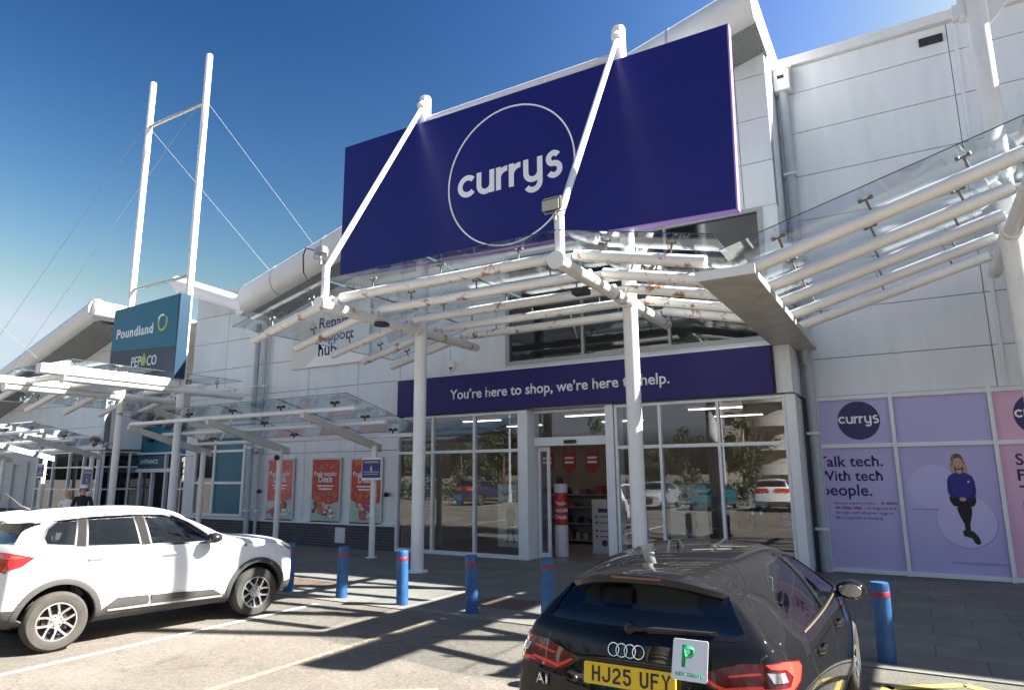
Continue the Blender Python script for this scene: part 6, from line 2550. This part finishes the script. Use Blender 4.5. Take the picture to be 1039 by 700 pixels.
# ------------------------------------------------------------------ people on the pavement
def person(label, loc, rz, h, top, trousers, hair, cap=None, long_hair=False):
    t = thing('person', label, 'person', (0, 0, 0), 'people walking past the teal entrance')
    k = h / 1.75
    J = {'pelvis': (0, 0, 0.95), 'belly': (0, 0.0, 1.10), 'chest': (0, 0.01, 1.30), 'neck': (0, 0.0, 1.47), 'head': (0, -0.01, 1.56), 'crown': (0, -0.005, 1.70)}
    rad = {'pelvis': 0.15, 'belly': 0.135, 'chest': 0.155, 'neck': 0.055, 'head': 0.082, 'crown': 0.07}
    E = [('pelvis', 'belly'), ('belly', 'chest'), ('chest', 'neck'), ('neck', 'head'), ('head', 'crown')]
    for s_, n_ in ((1, 'l'), (-1, 'r')):
        st = 0.13 * s_
        J.update({'sh' + n_: (0.19 * s_, 0, 1.40), 'el' + n_: (0.25 * s_, 0.03 - st * 0.3, 1.12), 'wr' + n_: (0.24 * s_, -0.08 - st * 0.5, 0.90), 'ha' + n_: (0.235 * s_, -0.10 - st * 0.5, 0.81),
                  'hp' + n_: (0.10 * s_, 0, 0.90), 'kn' + n_: (0.105 * s_, -0.03 - st * 0.7, 0.50), 'an' + n_: (0.10 * s_, 0.03 - st * 1.2, 0.09), 'to' + n_: (0.11 * s_, -0.12 - st * 1.2, 0.045)})
        rad.update({'sh' + n_: 0.068, 'el' + n_: 0.047, 'wr' + n_: 0.033, 'ha' + n_: 0.038, 'hp' + n_: 0.10, 'kn' + n_: 0.066, 'an' + n_: 0.048, 'to' + n_: 0.042})
        E += [('chest', 'sh' + n_), ('sh' + n_, 'el' + n_), ('el' + n_, 'wr' + n_), ('wr' + n_, 'ha' + n_), ('pelvis', 'hp' + n_), ('hp' + n_, 'kn' + n_), ('kn' + n_, 'an' + n_), ('an' + n_, 'to' + n_)]
    names = list(J)
    me = bpy.data.meshes.new('fig')
    me.from_pydata([Vector(J[q]) * k for q in names], [(names.index(a), names.index(b)) for a, b in E], [])
    o = mesh_obj('fig', me)
    sm = o.modifiers.new('skin', 'SKIN')
    for i, q in enumerate(names):
        sv_ = me.skin_vertices[0].data[i]
        r = rad[q] * k
        sv_.radius = (r, r * (0.72 if q in ('chest', 'belly', 'pelvis') else 1.0))
        sv_.use_root = (q == 'pelvis')
    o.modifiers.new('sub', 'SUBSURF').levels = 2
    dg = bpy.context.evaluated_depsgraph_get()
    m2 = bpy.data.meshes.new_from_object(o.evaluated_get(dg))
    bpy.data.objects.remove(o)
    for m in (skinm, top, trousers, plateblack):
        m2.materials.append(m)
    for p in m2.polygons:
        z, x = p.center.z / k, abs(p.center.x) / k
        if z > 1.47:
            mi = 0
        elif z > 0.93 or (x > 0.17 and z > 0.89):
            mi = 1
        elif x > 0.19:
            mi = 0
        elif z > 0.10:
            mi = 2
        else:
            mi = 3
        p.material_index = mi
        p.use_smooth = True
    mesh_obj('body', m2, t)
    mb = MB()
    hz = 1.62 * k
    prof = [(0.0, 0.125), (0.05, 0.118), (0.085, 0.09), (0.102, 0.05), (0.106, 0.0), (0.10, -0.05 if not long_hair else -0.16), (0.085, -0.06 if not long_hair else -0.18)]
    bmv = []
    mb.lathe([(r * k, z * k) for r, z in prof], (0, 0.018 * k, hz), n=20)
    for v in list(mb.bm.verts):      # open the face
        if v.co.y < -0.02 * k and v.co.z < hz + 0.055 * k:
            v.co.y = 0.0
    mb.build('hair', hair, t, smooth=60)
    mb = MB()
    for sx in (-0.032, 0.032):
        mb.lathe([(0.0, -0.012), (0.010, -0.006), (0.010, 0.004), (0.0, 0.006)], (sx * k, -0.088 * k, 1.625 * k), 'y', 8)
    mb.build('eyes', plateblack, t)
    mb = MB()
    mb.loft([[(-0.008 * k, -0.082 * k, 1.62 * k), (0.008 * k, -0.082 * k, 1.62 * k), (0, -0.088 * k, 1.625 * k)],
             [(-0.014 * k, -0.085 * k, 1.585 * k), (0.014 * k, -0.085 * k, 1.585 * k), (0, -0.112 * k, 1.588 * k)]])
    mb.build('nose', skinm, t)
    if cap:
        mb = MB()
        mb.lathe([(0.112 * k, 0.055 * k), (0.108 * k, 0.09 * k), (0.085 * k, 0.125 * k), (0.04 * k, 0.142 * k), (0.0, 0.145 * k)], (0, 0.012 * k, hz), n=20)
        q = [(0.10 * k * math.cos(R(a)), 0.012 * k + 0.17 * k * math.sin(R(a))) for a in range(180, 361, 20)]
        mb.prism(q, lambda x, y: (x, y, hz + 0.052 * k), lambda x, y: (x, y, hz + 0.064 * k))
        mb.build('cap', cap, t, smooth=40)
    t.location = loc
    t.rotation_euler = (0, 0, R(rz))
    return t


person('fair-haired person in a white top seen over the white car roof', (-21.25, 10.55, 0.006), 40, 1.60, white, mat('jeans', (0.04, 0.06, 0.12), 0.8), mat('pale_hair', (0.55, 0.42, 0.28), 0.6), long_hair=True)
person('person in a dark jacket and pale cap seen over the white car roof', (-20.60, 10.62, 0.006), 55, 1.73, dark_cloth, dark_cloth, brownhair, cap=white)


# ------------------------------------------------------------------ behind the camera, mirrored in the shop glass
def tree_mesh(rnd, h, cr, m):
    mb = MB()
    mb.tube([(0, 0, 0), (0.05, 0.03, h * 0.25), (-0.05, 0.1, h * 0.5), (0.1, 0, h * 0.75)], [0.22, 0.17, 0.12, 0.05], 10)
    tips = []
    for k in range(13):
        z = h * rnd.uniform(0.20, 0.7)
        a = rnd.uniform(0, 6.28)
        L = cr * rnd.uniform(0.55, 0.95)
        e = Vector((math.cos(a) * L, math.sin(a) * L, z + h * rnd.uniform(0.08, 0.25)))
        mb.tube([(0, 0.03, z), (e.x * 0.5, e.y * 0.5, z + (e.z - z) * 0.65), e], [0.08, 0.05, 0.015], 6)
        tips.append(e)
        tips.append(Vector((e.x * 0.55, e.y * 0.55, z + (e.z - z) * 0.7)))
    tips += [Vector((0, 0, h * 0.9)), Vector((0.3, 0.4, h * 0.8))]
    trunk = mb
    lf = MB()
    for tip in tips:
        R0 = cr * rnd.uniform(0.28, 0.48)
        for _ in range(130):
            d = Vector((rnd.gauss(0, 1), rnd.gauss(0, 1), rnd.gauss(0, 0.8)))
            d = d.normalized() * R0 * rnd.uniform(0.3, 1.0)
            c = tip + d
            s = rnd.uniform(0.09, 0.20)
            u = Vector((rnd.gauss(0, 1), rnd.gauss(0, 1), rnd.gauss(0, 1))).normalized()
            w = u.cross(Vector((rnd.gauss(0, 1), rnd.gauss(0, 1), rnd.gauss(0, 1)))).normalized()
            lf.F([lf.V(c - u * s), lf.V(c + w * s * 0.6), lf.V(c + u * s), lf.V(c - w * s * 0.6)])
    return trunk, lf


rt = random.Random(5)
protos = []
for kk, m in ((0, leafm), (1, leafm2)):
    t = thing('broadleaf_tree', '', 'tree', (0, 0, 0), 'trees behind the far side of the car park')
    tr, lf = tree_mesh(rt, 8.5, 2.7, m)
    tr.build('trunk', bark, t, smooth=50)
    lf.build('crown', m, t, norm=False)
    protos.append(t)
used = [False, False]
for i in range(18):
    x = -46 + i * 3.6 + rt.uniform(-1, 1)
    k = rt.randrange(2)
    o = protos[k] if not used[k] else copy_tree(protos[k])
    used[k] = True
    o.location = (x, -19 + rt.uniform(-3, 2), 0)
    o.rotation_euler = (0, 0, rt.uniform(0, 6))
    sc = rt.uniform(0.48, 0.78)
    o.scale = (sc, sc, sc)
    o['label'] = ('dark green' if k == 0 else 'yellow green') + ' leafy tree in the row mirrored in the shop windows'
for k in (0, 1):
    if not used[k]:
        protos[k].location = (-60, -22, 0)
        protos[k]['label'] = 'leafy tree at the end of the row mirrored in the windows'
t = thing('hedge', 'dark green hedge behind the opposite parking row, mirrored in the glass', 'hedge', (-12, -13.6, 0))
mb = MB()
for i in range(64):
    x = -40 + i * 0.95
    mb.tube([(x, -13.6, 0), (x + rt.uniform(-.1, .1), -13.6, 1.0)], 0.02, 5)
mb.build('stem', bark, t)
mb = MB()
for i in range(9000):
    x, y, z = rt.uniform(-40.5, 21), -13.6 + rt.gauss(0, 0.28), 0.1 + 1.25 * rt.random() ** 0.8 + 0.15 * math.sin(i * 0.37)
    u = Vector((rt.gauss(0, 1), rt.gauss(0, 1), rt.gauss(0, 1))).normalized() * rt.uniform(0.10, 0.18)
    w = u.cross(Vector((rt.gauss(0, 1), rt.gauss(0, 1), rt.gauss(0, 1)))).normalized() * 0.08
    c = Vector((x, y, z))
    mb.F([mb.V(c - u), mb.V(c + w), mb.V(c + u), mb.V(c - w)])
mb.build('foliage', leafm, t, norm=False)
t = thing('apartment_tower', 'pale tower with rounded balcony bands mirrored in the right shop panes', 'building', (-19, -62, 0))
mb = MB()
for k in range(11):
    z = 1.5 + k * 2.9
    mb.lathe([(4.4, z), (4.4, z + 1.25), (4.2, z + 1.25)], (-14.6, -62, 0), n=48)
    mb.lathe([(4.4, z), (3.4, z)], (-14.6, -62, 0), n=48)
mb.build('balcony', mat('balcony_cream', (0.55, 0.52, 0.46), 0.8), t)
mb = MB()
mb.lathe([(3.6, 0), (3.6, 33)], (-14.6, -62, 0), n=40, cap=True)
mb.box(-22, -17.8, -70, -58, 0, 30)
mb.build('wall', mat('tower_stone', (0.46, 0.41, 0.35), 0.8, var=0.1, vs=0.2), t)
mb = MB()
for x in (-21, -19.2):
    for k in range(10):
        mb.box(x - 0.5, x + 0.5, -57.98, -57.9, 2 + k * 2.9, 3.5 + k * 2.9)
w_ = mb.build('window', mat('tower_window', (0.04, 0.05, 0.06), 0.15), t)
w_['kind'] = 'stuff'
for x, lab in ((-9.5, 'grey lamp column across the aisle mirrored in the shop window'), (-24, 'grey lamp column further left across the aisle')):
    t = thing('lamp_column', lab, 'street lamp', (x, -12, 0), 'lamp columns in the car park')
    mb = MB()
    mb.tube([(x, -12, 0), (x, -12, 1.2), (x, -12, 8)], [0.16, 0.11, 0.06], 12)
    mb.tube([(x, -12, 7.9), (x, -11.0, 8.2)], 0.04, 8)
    mb.build('column', greypaint, t, smooth=40)
    mb = MB()
    mb.box(x - 0.14, x + 0.14, -11.3, -10.7, 8.14, 8.26)
    mb.build('lantern', greypaint, t, bevel=0.03)
